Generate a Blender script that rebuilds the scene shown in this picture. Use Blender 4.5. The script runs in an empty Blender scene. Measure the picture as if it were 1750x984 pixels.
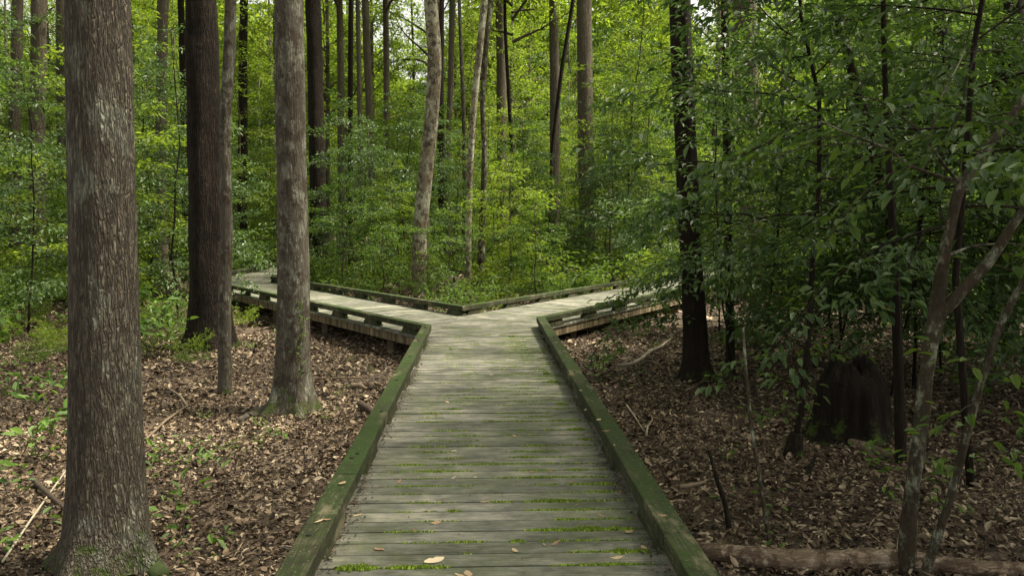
import bpy, math, random
import numpy as np
from mathutils import Vector, Matrix

# ------------------------------------------------------------------ camera, sky, sun, exposure
scene = bpy.context.scene
C = scene.collection
R = math.radians
F_PX, CX, CY = 1361.0, 875.0, 492.0          # photograph's own pixels (1750 x 984)
YAW, PITCH, CAM_H = math.atan(51 / 1361.0), math.atan(109 / 1361.0), 1.6

cd = bpy.data.cameras.new('camera')
cam = bpy.data.objects.new('camera', cd)
C.objects.link(cam)
cam.location = (0, 0, CAM_H)
cam.rotation_euler = (R(90) - PITCH, 0, -YAW)
cd.sensor_width = 36
cd.lens = 28.0
cd.clip_end = 1500
scene.camera = cam

SUN_EL, SUN_AZ = R(62), R(88)               # azimuth clockwise from +Y: light comes from the right, a little behind
w = bpy.data.worlds.new('World')
scene.world = w
w.use_nodes = True
nt = w.node_tree
sky = nt.nodes.new('ShaderNodeTexSky')
sky.sky_type = 'NISHITA'
sky.sun_disc = False
sky.sun_elevation = SUN_EL
sky.sun_rotation = SUN_AZ
sky.air_density = 1.0
sky.dust_density = 4.0
sky.ozone_density = 0.5
hsv = nt.nodes.new('ShaderNodeHueSaturation')     # thin high cloud: a paler, greyer sky
hsv.inputs['Saturation'].default_value = 0.28
nt.links.new(sky.outputs[0], hsv.inputs['Color'])
warm = nt.nodes.new('ShaderNodeMix'); warm.data_type = 'RGBA'; warm.blend_type = 'MULTIPLY'
warm.inputs[0].default_value = 1.0
warm.inputs[7].default_value = (1.0, 0.95, 0.82, 1)
nt.links.new(hsv.outputs[0], warm.inputs[6])
nt.links.new(warm.outputs[2], nt.nodes['Background'].inputs[0])
nt.nodes['Background'].inputs[1].default_value = 0.12
sl = bpy.data.lights.new('sun', 'SUN')
sl.energy = 4.6
sl.angle = R(10)
sl.color = (1.0, 0.90, 0.72)
sun = bpy.data.objects.new('sun', sl)
C.objects.link(sun)
sd = Vector((math.sin(SUN_AZ) * math.cos(SUN_EL), math.cos(SUN_AZ) * math.cos(SUN_EL), math.sin(SUN_EL)))
sun.rotation_euler = (-sd).to_track_quat('-Z', 'Y').to_euler()
sun.location = sd * 60
vs = scene.view_settings
vs.view_transform = 'Standard'
vs.look = 'None'
vs.exposure = 1.36
vs.gamma = 1.0
vs.use_curve_mapping = False
scene.cycles.max_bounces = 7
scene.cycles.diffuse_bounces = 4
scene.cycles.glossy_bounces = 2
scene.cycles.transmission_bounces = 4
scene.cycles.use_denoising = True

rng = np.random.default_rng(11)
random.seed(7)

# ------------------------------------------------------------------ pixel <-> world
_rot = cam.rotation_euler.to_matrix()


def ray(px, py):
    return _rot @ Vector(((px - CX) / F_PX, -(py - CY) / F_PX, -1.0))


def at_z(px, py, z):
    d = ray(px, py)
    t = (z - CAM_H) / d.z
    return Vector((d.x * t, d.y * t, z))


def at_y(px, py, Y):
    d = ray(px, py)
    t = Y / d.y
    return Vector((d.x * t, Y, CAM_H + d.z * t))


def gz(x, y):
    """height of the forest floor"""
    x = np.asarray(x, float); y = np.asarray(y, float)
    z = -0.40 + 0.05 * np.tanh(x / 3.0)
    z = z + 0.05 * np.sin(x * 0.55 + 1.3) * np.cos(y * 0.43 + 0.4) + 0.025 * np.sin(x * 1.7 + y * 0.9) * np.sin(y * 1.3 - 0.6 * x)
    far = np.clip((y - 15) / 45.0, 0, 1)
    z = z + 0.75 * far * far * (3 - 2 * far)
    return z


def at_ground(px, py):
    z = -0.4
    for _ in range(6):
        p = at_z(px, py, z)
        z = float(gz(p.x, p.y))
    return Vector((p.x, p.y, z))


# ------------------------------------------------------------------ mesh helpers
def mesh_np(name, verts, quads=None, tris=None, smooth=False):
    me = bpy.data.meshes.new(name)
    verts = np.asarray(verts, np.float32).reshape(-1, 3)
    idx, tot = [], []
    if quads is not None and len(quads):
        q = np.asarray(quads, np.int32).reshape(-1, 4); idx.append(q.ravel()); tot.append(np.full(len(q), 4, np.int32))
    if tris is not None and len(tris):
        t = np.asarray(tris, np.int32).reshape(-1, 3); idx.append(t.ravel()); tot.append(np.full(len(t), 3, np.int32))
    idx = np.concatenate(idx); tot = np.concatenate(tot)
    start = np.concatenate([[0], np.cumsum(tot)[:-1]]).astype(np.int32)
    me.vertices.add(len(verts)); me.vertices.foreach_set('co', verts.ravel())
    me.loops.add(len(idx)); me.loops.foreach_set('vertex_index', idx.astype(np.int32))
    me.polygons.add(len(tot)); me.polygons.foreach_set('loop_start', start)
    me.polygons.foreach_set('use_smooth', np.full(len(tot), smooth))
    me.update(calc_edges=True)
    me.validate()
    return me


def link(name, me, mat, parent=None, loc=None, rz=0.0):
    if mat is not None and not me.materials:
        me.materials.append(mat)
    o = bpy.data.objects.new(name, me)
    C.objects.link(o)
    if parent is not None:
        o.parent = parent
    if loc is not None:
        o.location = loc
    o.rotation_euler.z = rz
    return o


def empty(name, loc, rz=0.0):
    o = bpy.data.objects.new(name, None)
    C.objects.link(o)
    o.location = loc
    o.rotation_euler.z = rz
    o.empty_display_size = 0.2
    return o


def tag(o, label=None, cat=None, group=None, kind=None):
    if label: o['label'] = label
    if cat: o['category'] = cat
    if group: o['group'] = group
    if kind: o['kind'] = kind
    return o


class Geo:
    """collects verts/quads/tris for ONE mesh"""
    def __init__(s):
        s.v, s.q, s.t, s.n = [], [], [], 0

    def add(s, v, q=None, t=None):
        v = np.asarray(v, float).reshape(-1, 3)
        if q is not None and len(q): s.q.append(np.asarray(q, int).reshape(-1, 4) + s.n)
        if t is not None and len(t): s.t.append(np.asarray(t, int).reshape(-1, 3) + s.n)
        s.v.append(v); s.n += len(v)

    def mesh(s, name, smooth=False):
        return mesh_np(name, np.concatenate(s.v), np.concatenate(s.q) if s.q else None,
                       np.concatenate(s.t) if s.t else None, smooth)

    def prism(s, poly, z0, z1, bev=0.0, ztop=None):
        """convex polygon (ccw) extruded; bev = small top bevel"""
        n = len(poly)
        P = np.array(poly, float)
        if bev > 0:
            c = P.mean(0)
            d = c - P
            l = np.linalg.norm(d, axis=1, keepdims=True)
            Pi = P + d / np.maximum(l, 1e-6) * bev * 1.4
            rings = [np.c_[P, np.full(n, z0)], np.c_[P, np.full(n, z1 - bev)], np.c_[Pi, np.full(n, z1)]]
        else:
            rings = [np.c_[P, np.full(n, z0)], np.c_[P, np.full(n, z1)]]
        V = np.concatenate(rings); k = len(rings)
        q = [[r * n + i, r * n + (i + 1) % n, (r + 1) * n + (i + 1) % n, (r + 1) * n + i] for r in range(k - 1) for i in range(n)]
        t = [[(k - 1) * n, (k - 1) * n + i, (k - 1) * n + i + 1] for i in range(1, n - 1)]
        t += [[0, i + 1, i] for i in range(1, n - 1)]
        s.add(V, q, t)

    def tube(s, pts, rad, seg=6, cap=True, shape=None):
        pts = np.asarray(pts, float); rad = np.asarray(rad, float); n = len(pts)
        tan = np.gradient(pts, axis=0)
        tan /= np.maximum(np.linalg.norm(tan, axis=1, keepdims=True), 1e-9)
        up = np.array([0.31, 0.95, 0.05]) if abs(tan[0][2]) > 0.6 else np.array([0.05, 0.1, 1.0])
        u = np.cross(tan, up); u /= np.maximum(np.linalg.norm(u, axis=1, keepdims=True), 1e-9)
        vv = np.cross(tan, u)
        a = np.linspace(0, 2 * np.pi, seg, endpoint=False)
        r = rad[:, None] * (shape if shape is not None else np.ones((n, seg)))
        V = pts[:, None, :] + r[..., None] * (np.cos(a)[None, :, None] * u[:, None, :] + np.sin(a)[None, :, None] * vv[:, None, :])
        i = np.arange(n - 1)[:, None]; j = np.arange(seg)[None, :]
        j2 = (j + 1) % seg
        q = np.stack([i * seg + j, i * seg + j2, (i + 1) * seg + j2, (i + 1) * seg + j], -1).reshape(-1, 4)[:, ::-1]
        V = V.reshape(-1, 3)
        t = None
        if cap:
            V = np.concatenate([V, [pts[-1]], [pts[0]]])
            e = n * seg
            t = [[(n - 1) * seg + k, (n - 1) * seg + (k + 1) % seg, e][::-1] for k in range(seg)] + [[k, (k + 1) % seg, e + 1] for k in range(seg)]
        s.add(V, q, t)


def leaves(base, direc, up, L, W, fold=0.25, curl=0.12, hi=False):
    """arrays: base (N,3), direc (N,3), up (N,3), L, W (N,) -> verts, quads, tris"""
    N = len(base)
    d = direc / np.maximum(np.linalg.norm(direc, axis=1, keepdims=True), 1e-9)
    s = np.cross(d, up); s /= np.maximum(np.linalg.norm(s, axis=1, keepdims=True), 1e-9)
    n = np.cross(s, d)
    L = np.broadcast_to(L, (N,))[:, None]; W = np.broadcast_to(W, (N,))[:, None]
    fo = fold * W; cu = curl * L
    if hi:
        P = [base, base + d * L * .3 - s * W * .47 + n * fo, base + d * L * .68 - s * W * .38 + n * (fo - cu * .5),
             base + d * L - n * cu,
             base + d * L * .68 + s * W * .38 + n * (fo - cu * .5), base + d * L * .3 + s * W * .47 + n * fo]
        V = np.stack(P, 1).reshape(-1, 3)
        b = np.arange(N)[:, None] * 6
        q = np.concatenate([b + np.array([[0, 3, 2, 1]]), b + np.array([[0, 5, 4, 3]])])
        return V, q, None
    P = [base, base + d * L * .45 - s * W * .5 + n * fo, base + d * L - n * cu, base + d * L * .45 + s * W * .5 + n * fo]
    V = np.stack(P, 1).reshape(-1, 3)
    b = np.arange(N)[:, None] * 4
    t = np.concatenate([b + np.array([[0, 2, 1]]), b + np.array([[0, 3, 2]])])
    return V, None, t


# ------------------------------------------------------------------ materials
def newmat(name):
    m = bpy.data.materials.new(name); m.use_nodes = True
    return m, m.node_tree, m.node_tree.nodes, m.node_tree.links, m.node_tree.nodes['Principled BSDF']


def ramp(N, stops, interp='LINEAR'):
    r = N.new('ShaderNodeValToRGB'); e = r.color_ramp.elements
    r.color_ramp.interpolation = interp
    while len(e) < len(stops): e.new(0.5)
    for i, (p, c) in enumerate(stops):
        e[i].position = p
        e[i].color = (*c, 1) if len(c) == 3 else c
    return r


def noise(N, Lk, vec, scale, detail=4, rough=.6, dist=0.0):
    n = N.new('ShaderNodeTexNoise'); n.inputs['Scale'].default_value = scale
    n.inputs['Detail'].default_value = detail; n.inputs['Roughness'].default_value = rough
    n.inputs['Distortion'].default_value = dist
    if vec is not None: Lk.new(vec, n.inputs['Vector'])
    return n


def mapping(N, Lk, src, scale=(1, 1, 1), loc=(0, 0, 0), rot=(0, 0, 0)):
    mp = N.new('ShaderNodeMapping'); mp.inputs['Scale'].default_value = scale
    mp.inputs['Location'].default_value = loc; mp.inputs['Rotation'].default_value = rot
    Lk.new(src, mp.inputs['Vector'])
    return mp.outputs[0]


def mix(N, Lk, fac, a, b, mode='MIX'):
    m = N.new('ShaderNodeMix'); m.data_type = 'RGBA'; m.blend_type = mode
    for sock, val in ((m.inputs[0], fac), (m.inputs[6], a), (m.inputs[7], b)):
        if hasattr(val, 'is_output') or hasattr(val, 'links'): Lk.new(val, sock)
        elif isinstance(val, (int, float)): sock.default_value = val
        else: sock.default_value = (*val, 1)
    return m.outputs[2]


def math_(N, Lk, op, a, b=None, c=None, clamp=False):
    m = N.new('ShaderNodeMath'); m.operation = op; m.use_clamp = clamp
    for i, v in enumerate((a, b, c)):
        if v is None: continue
        if isinstance(v, (int, float)): m.inputs[i].default_value = v
        else: Lk.new(v, m.inputs[i])
    return m.outputs[0]


def bump(N, Lk, h, strength, dist, bs, prev=None):
    b = N.new('ShaderNodeBump'); b.inputs['Strength'].default_value = strength; b.inputs['Distance'].default_value = dist
    Lk.new(h, b.inputs['Height'])
    if prev is not None: Lk.new(prev, b.inputs['Normal'])
    if bs is not None: Lk.new(b.outputs[0], bs.inputs['Normal'])
    return b.outputs[0]


def leaf_mat(name, stops, trans=0.4, tcol=1.6, rough=0.45, spec=0.4):
    m, t, N, L, bs = newmat(name)
    g = N.new('ShaderNodeNewGeometry')
    oi = N.new('ShaderNodeObjectInfo')
    f = math_(N, L, 'ADD', math_(N, L, 'MULTIPLY', g.outputs['Random Per Island'], 0.75), math_(N, L, 'MULTIPLY', oi.outputs['Random'], 0.25))
    r = ramp(N, stops); L.new(f, r.inputs[0])
    L.new(r.outputs[0], bs.inputs['Base Color'])
    bs.inputs['Roughness'].default_value = rough
    bs.inputs['Specular IOR Level'].default_value = spec
    tr = N.new('ShaderNodeBsdfTranslucent')
    tc = mix(N, L, 1.0, r.outputs[0], (tcol * 1.12, tcol * 1.15, tcol * .55), 'MULTIPLY')
    L.new(tc, tr.inputs['Color'])
    ms = N.new('ShaderNodeMixShader'); ms.inputs[0].default_value = trans
    L.new(bs.outputs[0], ms.inputs[1]); L.new(tr.outputs[0], ms.inputs[2])
    L.new(ms.outputs[0], N['Material Output'].inputs[0])
    return m


M = {}
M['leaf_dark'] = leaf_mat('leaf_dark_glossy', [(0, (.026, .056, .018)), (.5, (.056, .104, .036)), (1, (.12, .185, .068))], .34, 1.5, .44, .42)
M['leaf_mid'] = leaf_mat('leaf_mid_green', [(0, (.038, .072, .014)), (.5, (.070, .125, .023)), (1, (.13, .195, .038))], .42, 1.7, .5, .3)
M['leaf_bright'] = leaf_mat('leaf_bright_green', [(0, (.060, .100, .014)), (.5, (.110, .165, .024)), (1, (.20, .255, .040))], .5, 1.75, .5, .25)
M['leaf_seedling'] = leaf_mat('leaf_seedling', [(0, (.045, .095, .022)), (.5, (.08, .15, .03)), (1, (.15, .25, .045))], .35, 1.4, .5, .3)


def litter_mat():
    m, t, N, L, bs = newmat('dead_leaf')
    g = N.new('ShaderNodeNewGeometry')
    r = ramp(N, [(0, (.016, .011, .007)), (.25, (.066, .046, .029)), (.55, (.155, .112, .073)), (.84, (.31, .24, .162)), (1, (.52, .43, .31))])
    L.new(g.outputs['Random Per Island'], r.inputs[0])
    tc = N.new('ShaderNodeTexCoord')
    n = noise(N, L, tc.outputs['Object'], 0.9, 3, .6)
    dk = ramp(N, [(.35, (.6, .56, .55)), (.6, (1, 1, 1))]); L.new(n.outputs[0], dk.inputs[0])
    L.new(mix(N, L, 1.0, r.outputs[0], dk.outputs[0], 'MULTIPLY'), bs.inputs['Base Color'])
    bs.inputs['Roughness'].default_value = .6
    bs.inputs['Specular IOR Level'].default_value = .3
    return m


M['litter'] = litter_mat()


def soil_mat():
    m, t, N, L, bs = newmat('forest_floor')
    tc = N.new('ShaderNodeTexCoord')
    o = tc.outputs['Object']
    v = N.new('ShaderNodeTexVoronoi'); v.inputs['Scale'].default_value = 42; L.new(o, v.inputs['Vector'])
    n = noise(N, L, o, 24, 6, .75)
    r = ramp(N, [(.0, (.010, .007, .004)), (.35, (.040, .026, .016)), (.65, (.095, .066, .043)), (.85, (.22, .16, .11))])
    f = math_(N, L, 'ADD', math_(N, L, 'MULTIPLY', v.outputs['Color'], .6), math_(N, L, 'MULTIPLY', n.outputs[0], .4))
    L.new(f, r.inputs[0])
    big = noise(N, L, o, .22, 4, .6)
    gm = ramp(N, [(.5, (0, 0, 0)), (.62, (1, 1, 1))]); L.new(big.outputs[0], gm.inputs[0])
    sep = N.new('ShaderNodeSeparateXYZ'); L.new(o, sep.inputs[0])
    fy = N.new('ShaderNodeMapRange'); fy.inputs[1].default_value = 18; fy.inputs[2].default_value = 32
    L.new(sep.outputs[1], fy.inputs[0])
    gf = math_(N, L, 'MULTIPLY', gm.outputs[0], fy.outputs[0])
    L.new(mix(N, L, math_(N, L, 'MULTIPLY', gf, .7), r.outputs[0], (.05, .10, .015)), bs.inputs['Base Color'])
    bs.inputs['Roughness'].default_value = .85
    bump(N, L, f, .8, .05, bs)
    return m


M['soil'] = soil_mat()


def bark(name, dark, light, lichen, scale=26, stretch=.16, lichen_amt=.5, crack=.35, moss=.5, bumpd=.02, blotch=None, moss_h=.5, lich_scale=7.0, gr_amt=.9, axis=2):
    m, t, N, L, bs = newmat(name)
    tc = N.new('ShaderNodeTexCoord'); o = tc.outputs['Object']
    wob = noise(N, L, o, 3.0, 3, .6)
    ov = N.new('ShaderNodeVectorMath'); ov.operation = 'MULTIPLY_ADD'
    L.new(wob.outputs['Color'], ov.inputs[0]); ov.inputs[1].default_value = (.045, .045, .045); L.new(o, ov.inputs[2])
    mp = mapping(N, L, ov.outputs[0], (1, 1, stretch) if axis == 2 else (stretch, 1, 1))
    v = N.new('ShaderNodeTexVoronoi'); v.feature = 'DISTANCE_TO_EDGE'; v.inputs['Scale'].default_value = scale
    L.new(mp, v.inputs['Vector'])
    vc = N.new('ShaderNodeTexVoronoi'); vc.inputs['Scale'].default_value = scale; L.new(mp, vc.inputs['Vector'])
    mp2 = mapping(N, L, o, (1, 1, .35))
    n = noise(N, L, mp2, 40, 6, .7)
    base = mix(N, L, n.outputs[0], dark, light)
    base = mix(N, L, math_(N, L, 'MULTIPLY', vc.outputs['Color'], .35), base, light)
    # lichen
    mp3 = mapping(N, L, o, (1, 1, .55))
    ln = noise(N, L, mp3, lich_scale, 8, .72)
    lr = ramp(N, [(.62 - lichen_amt * .2, (0, 0, 0)), (.72 - lichen_amt * .2, (1, 1, 1))]); L.new(ln.outputs[0], lr.inputs[0])
    base = mix(N, L, math_(N, L, 'MULTIPLY', lr.outputs[0], .85), base, lichen)
    if blotch:
        bn = noise(N, L, mapping(N, L, o, (1, 1, .8)), 6.5, 7, .74)
        br = ramp(N, [(.5, (0, 0, 0)), (.55, (1, 1, 1))]); L.new(bn.outputs[0], br.inputs[0])
        base = mix(N, L, math_(N, L, 'MULTIPLY', br.outputs[0], .8), base, blotch)
    rn = noise(N, L, mapping(N, L, ov.outputs[0], (1, 1, stretch * .45) if axis == 2 else (stretch * .45, 1, 1)), scale * .8, 3, .55)
    ridge = math_(N, L, 'MULTIPLY', math_(N, L, 'ABSOLUTE', math_(N, L, 'SUBTRACT', rn.outputs[0], .5)), 6.0, clamp=True)
    groove = math_(N, L, 'MULTIPLY', math_(N, L, 'SUBTRACT', 1.0, ridge), .75)
    cr = ramp(N, [(0, (1, 1, 1)), (crack, (0, 0, 0))]); L.new(v.outputs['Distance'], cr.inputs[0])
    gap = math_(N, L, 'MAXIMUM', math_(N, L, 'MULTIPLY', cr.outputs[0], .55), math_(N, L, 'MULTIPLY', groove, gr_amt))
    base = mix(N, L, gap, base, tuple(c * .22 for c in dark))
    # moss near the foot
    sep = N.new('ShaderNodeSeparateXYZ'); L.new(o, sep.inputs[0])
    mr = N.new('ShaderNodeMapRange'); mr.inputs[1].default_value = moss_h; mr.inputs[2].default_value = 0.0
    L.new(sep.outputs[2], mr.inputs[0])
    mn = noise(N, L, o, 7, 7, .75)
    mm = math_(N, L, 'MULTIPLY', mr.outputs[0], moss)
    mf = ramp(N, [(.69, (0, 0, 0)), (.76, (1, 1, 1))])
    L.new(math_(N, L, 'ADD', math_(N, L, 'MULTIPLY', mm, .30), mn.outputs[0]), mf.inputs[0])
    mfac = math_(N, L, 'MULTIPLY', mf.outputs[0], math_(N, L, 'MINIMUM', math_(N, L, 'MULTIPLY', mm, 1.6), .8))
    base = mix(N, L, mfac, base, (.055, .085, .016))
    L.new(base, bs.inputs['Base Color'])
    bs.inputs['Roughness'].default_value = .85
    bs.inputs['Specular IOR Level'].default_value = .2
    h = math_(N, L, 'ADD', math_(N, L, 'SUBTRACT', 1.0, gap), math_(N, L, 'MULTIPLY', n.outputs[0], .4))
    bump(N, L, h, 1.0, bumpd, bs)
    return m


M['bark_big'] = bark('bark_furrowed_grey', (.072, .058, .043), (.23, .20, .155), (.34, .35, .28), 50, .24, .50, .24, .7, .026, moss_h=.8, lich_scale=4.0, gr_amt=1.1)
M['bark_red'] = bark('bark_stringy_red', (.016, .011, .008), (.068, .046, .032), (.11, .09, .065), 44, .10, .15, .25, .7, .03, gr_amt=1.2, blotch=(.020, .013, .009))
M['bark_grey'] = bark('bark_blotched_grey', (.068, .056, .043), (.20, .18, .145), (.33, .34, .27), 46, .18, .62, .14, .7, .012, gr_amt=.8, lich_scale=9, blotch=(.065, .046, .034), moss_h=.9)
M['bark_far'] = bark('bark_brown', (.085, .070, .052), (.23, .19, .145), (.25, .25, .18), 22, .15, .35, .3, .5, .03)
M['bark_pale'] = bark('bark_pale_lichen', (.14, .11, .08), (.32, .27, .20), (.46, .46, .36), 18, .3, .8, .1, .6, .01, gr_amt=.3, blotch=(.05, .035, .025), lich_scale=4)
M['bark_dark'] = bark('bark_dark', (.014, .010, .007), (.040, .028, .019), (.10, .10, .07), 24, .15, -.1, .3, .7, .02)
M['stump'] = bark('rotten_stump_black', (.007, .005, .004), (.030, .020, .013), (.05, .04, .025), 20, .12, .25, .3, .7, .02)
M['bark_twig'] = bark('bark_twig', (.05, .038, .025), (.12, .095, .065), (.20, .22, .15), 60, .3, .4, .15, .3, .004)
M['bark_mottled'] = bark('bark_mottled_olive', (.032, .025, .016), (.085, .068, .045), (.33, .35, .26), 50, .5, .62, .08, .3, .003, lich_scale=8, gr_amt=.4, blotch=(.035, .028, .018))


def wood_mat(name, dark, mid, light, moss_col, moss_lo, moss_hi, axis=0, moss_max=1.0, streak=False, worn=False):
    m, t, N, L, bs = newmat(name)
    tc = N.new('ShaderNodeTexCoord'); o = tc.outputs['Object']
    g = N.new('ShaderNodeNewGeometry')
    sc = [1, 1, 1]; sc[axis] = .05
    off = N.new('ShaderNodeVectorMath'); off.operation = 'MULTIPLY_ADD'
    cmb = N.new('ShaderNodeCombineXYZ')
    for i in range(3): L.new(g.outputs['Random Per Island'], cmb.inputs[i])
    L.new(cmb.outputs[0], off.inputs[0]); off.inputs[1].default_value = (37, 0, 0); L.new(o, off.inputs[2])
    gr = noise(N, L, mapping(N, L, off.outputs[0], tuple(sc)), 90, 5, .7, .3)
    bl = noise(N, L, mapping(N, L, off.outputs[0], (1, 1.6, 1)), 3.2, 6, .68)
    r = ramp(N, [(.25, dark), (.5, mid), (.78, light)])
    f = math_(N, L, 'ADD', math_(N, L, 'MULTIPLY', gr.outputs[0], .5), math_(N, L, 'MULTIPLY', bl.outputs[0], .5))
    f = math_(N, L, 'MULTIPLY_ADD', math_(N, L, 'SUBTRACT', f, .5), 1.5, .5)
    f = math_(N, L, 'ADD', f, math_(N, L, 'MULTIPLY', math_(N, L, 'SUBTRACT', g.outputs['Random Per Island'], .5), .16))
    L.new(f, r.inputs[0])
    base = r.outputs[0]
    if axis == 0:
        pn = noise(N, L, mapping(N, L, o, (.8, 1.3, 1)), 2.4, 8, .74)
        pr = ramp(N, [(.36, (.50, .50, .47)), (.5, (1, 1, 1)), (.66, (1.35, 1.32, 1.25))]); L.new(pn.outputs[0], pr.inputs[0])
        base = mix(N, L, 1.0, base, pr.outputs[0], 'MULTIPLY')
    if streak:
        st = noise(N, L, mapping(N, L, o, (1, 1, .06)), 11, 4, .6)
        sr = ramp(N, [(.42, (0, 0, 0)), (.6, (1, 1, 1))]); L.new(st.outputs[0], sr.inputs[0])
        base = mix(N, L, math_(N, L, 'MULTIPLY', sr.outputs[0], .8), base, (.035, .028, .018))
    if worn:
        wn = noise(N, L, mapping(N, L, o, (2.2, .8, 1)), 2.6, 6, .72)
        wr = ramp(N, [(.56, (0, 0, 0)), (.66, (1, 1, 1))]); L.new(wn.outputs[0], wr.inputs[0])
        base = mix(N, L, math_(N, L, 'MULTIPLY', wr.outputs[0], .8), base, (.20, .175, .115))
        sp = N.new('ShaderNodeTexVoronoi'); sp.inputs['Scale'].default_value = 34; L.new(o, sp.inputs['Vector'])
        spr = ramp(N, [(.10, (1, 1, 1)), (.16, (0, 0, 0))]); L.new(sp.outputs['Distance'], spr.inputs[0])
    ms = noise(N, L, o, 1.3, 7, .7)
    mf = noise(N, L, o, 22, 5, .7)
    mr = ramp(N, [(moss_lo, (0, 0, 0)), (moss_hi, (1, 1, 1))])
    L.new(math_(N, L, 'ADD', math_(N, L, 'MULTIPLY', ms.outputs[0], .65), math_(N, L, 'MULTIPLY', mf.outputs[0], .35)), mr.inputs[0])
    mc = mix(N, L, mf.outputs[0], tuple(c * .55 for c in moss_col), tuple(c * 1.5 for c in moss_col))
    mfin = math_(N, L, 'MULTIPLY', mr.outputs[0], moss_max)
    if worn: mfin = math_(N, L, 'MULTIPLY', mfin, math_(N, L, 'SUBTRACT', 1.0, math_(N, L, 'MULTIPLY', wr.outputs[0], .65)))
    if worn:
        nz = N.new('ShaderNodeSeparateXYZ'); L.new(g.outputs['True Normal'], nz.inputs[0])
        mfin = math_(N, L, 'MULTIPLY', mfin, math_(N, L, 'MULTIPLY_ADD', nz.outputs[2], .62, .38, clamp=True))
    fin = mix(N, L, mfin, base, mc)
    if worn: fin = mix(N, L, math_(N, L, 'MULTIPLY', spr.outputs[0], .5), fin, (.26, .27, .18))
    L.new(fin, bs.inputs['Base Color'])
    bs.inputs['Roughness'].default_value = .8
    bs.inputs['Specular IOR Level'].default_value = .25
    b1 = bump(N, L, gr.outputs[0], .5, .004, None)
    bump(N, L, math_(N, L, 'MULTIPLY', mf.outputs[0], mr.outputs[0]), .6, .008, bs, b1)
    return m


M['deck'] = wood_mat('deck_weathered', (.052, .055, .047), (.15, .152, .132), (.39, .37, .315), (.070, .095, .025), .46, .64, 0, .6)
M['rail'] = wood_mat('rail_mossy', (.012, .012, .008), (.034, .032, .020), (.17, .15, .095), (.026, .052, .009), .36, .56, 1, .92, False, True)
M['fascia'] = wood_mat('fascia_stained', (.11, .085, .05), (.21, .165, .10), (.34, .28, .19), (.07, .09, .03), .50, .70, 1, .7, True)


def flat(name, col, rough=.8, nz=None):
    m, t, N, L, bs = newmat(name)
    tc = N.new('ShaderNodeTexCoord')
    n = noise(N, L, tc.outputs['Object'], nz or 30, 5, .7)
    L.new(mix(N, L, n.outputs[0], tuple(c * .45 for c in col), tuple(min(1, c * 1.5) for c in col)), bs.inputs['Base Color'])
    bs.inputs['Roughness'].default_value = rough
    return m


M['post'] = flat('post_wood', (.09, .07, .045))
M['bolt'] = flat('bolt_hole_dark', (.02, .016, .012), .6)
M['twig'] = flat('dead_twig', (.16, .12, .08), .85, 18)
M['twig_dark'] = flat('dead_twig_dark', (.05, .035, .022), .85, 18)
M['twig_pale'] = flat('dead_twig_pale', (.34, .30, .23), .85, 18)
M['root_moss'] = flat('mossy_root', (.030, .048, .010), .9, 9)
M['log'] = bark('log_bark', (.12, .082, .057), (.40, .30, .215), (.54, .45, .35), 30, .25, .6, .14, .0, .01, gr_amt=.7, axis=0, blotch=(.10, .06, .04))


def moss_mat():
    m, t, N, L, bs = newmat('bright_moss')
    g = N.new('ShaderNodeNewGeometry')
    r = ramp(N, [(0, (.05, .085, .008)), (.6, (.14, .22, .014)), (1, (.28, .38, .03))]); L.new(g.outputs['Random Per Island'], r.inputs[0])
    L.new(r.outputs[0], bs.inputs['Base Color']); bs.inputs['Roughness'].default_value = .9
    return m


M['moss'] = moss_mat()


def debris_mat():
    m, t, N, L, bs = newmat('leaf_debris')
    g = N.new('ShaderNodeNewGeometry')
    r = ramp(N, [(0, (.02, .012, .008)), (.6, (.07, .04, .026)), (1, (.20, .13, .08))]); L.new(g.outputs['Random Per Island'], r.inputs[0])
    L.new(r.outputs[0], bs.inputs['Base Color']); bs.inputs['Roughness'].default_value = .8
    return m


M['debris'] = debris_mat()


def fallen_mat(name, c1, c2):
    m, t, N, L, bs = newmat(name)
    oi = N.new('ShaderNodeObjectInfo')
    L.new(mix(N, L, oi.outputs['Random'], c1, c2), bs.inputs['Base Color'])
    bs.inputs['Roughness'].default_value = .55
    return m


M['fallen'] = fallen_mat('fallen_leaf_tan', (.20, .11, .06), (.55, .43, .27))
M['fallen_cream'] = fallen_mat('fallen_leaf_cream', (.62, .52, .36), (.7, .6, .42))

# ------------------------------------------------------------------ ground
def build_ground():
    xs = np.concatenate([np.linspace(-600, -32, 14), np.linspace(-30, 30, 201), np.linspace(32, 600, 14)])
    ys = np.concatenate([np.linspace(-300, -12, 8), np.linspace(-10, 60, 234), np.linspace(63, 900, 16)])
    X, Y = np.meshgrid(xs, ys)
    Z = gz(X, Y) + 0.012 * rng.standard_normal(X.shape)
    nx, ny = len(xs), len(ys)
    V = np.stack([X, Y, Z], -1).reshape(-1, 3)
    i = np.arange(ny - 1)[:, None]; j = np.arange(nx - 1)[None, :]
    q = np.stack([i * nx + j, i * nx + j + 1, (i + 1) * nx + j + 1, (i + 1) * nx + j], -1).reshape(-1, 4)
    o = link('ground', mesh_np('ground', V, q, smooth=True), M['soil'])
    tag(o, 'brown forest floor under the leaf litter', None, None, 'structure')


build_ground()

# ------------------------------------------------------------------ boardwalk
RW, RH, BH = 0.13, 0.085, 0.09          # rail width, rail height, block height
XL, XR = -0.725, 0.835                  # inner faces of the two kerb rails on the main run
UL = np.array([-0.553, 0.833]); UR = np.array([0.545, 0.839])
A_L = np.array([-0.725, 11.30]); A_R = np.array([0.835, 12.2]); V0 = np.array([-0.345, 13.8])
L_TURN = A_L + UL * ((7.6 + A_L[0]) / 0.553)
LI_TURN = V0 + UL * ((5.8 + V0[0]) / 0.553)


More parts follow.
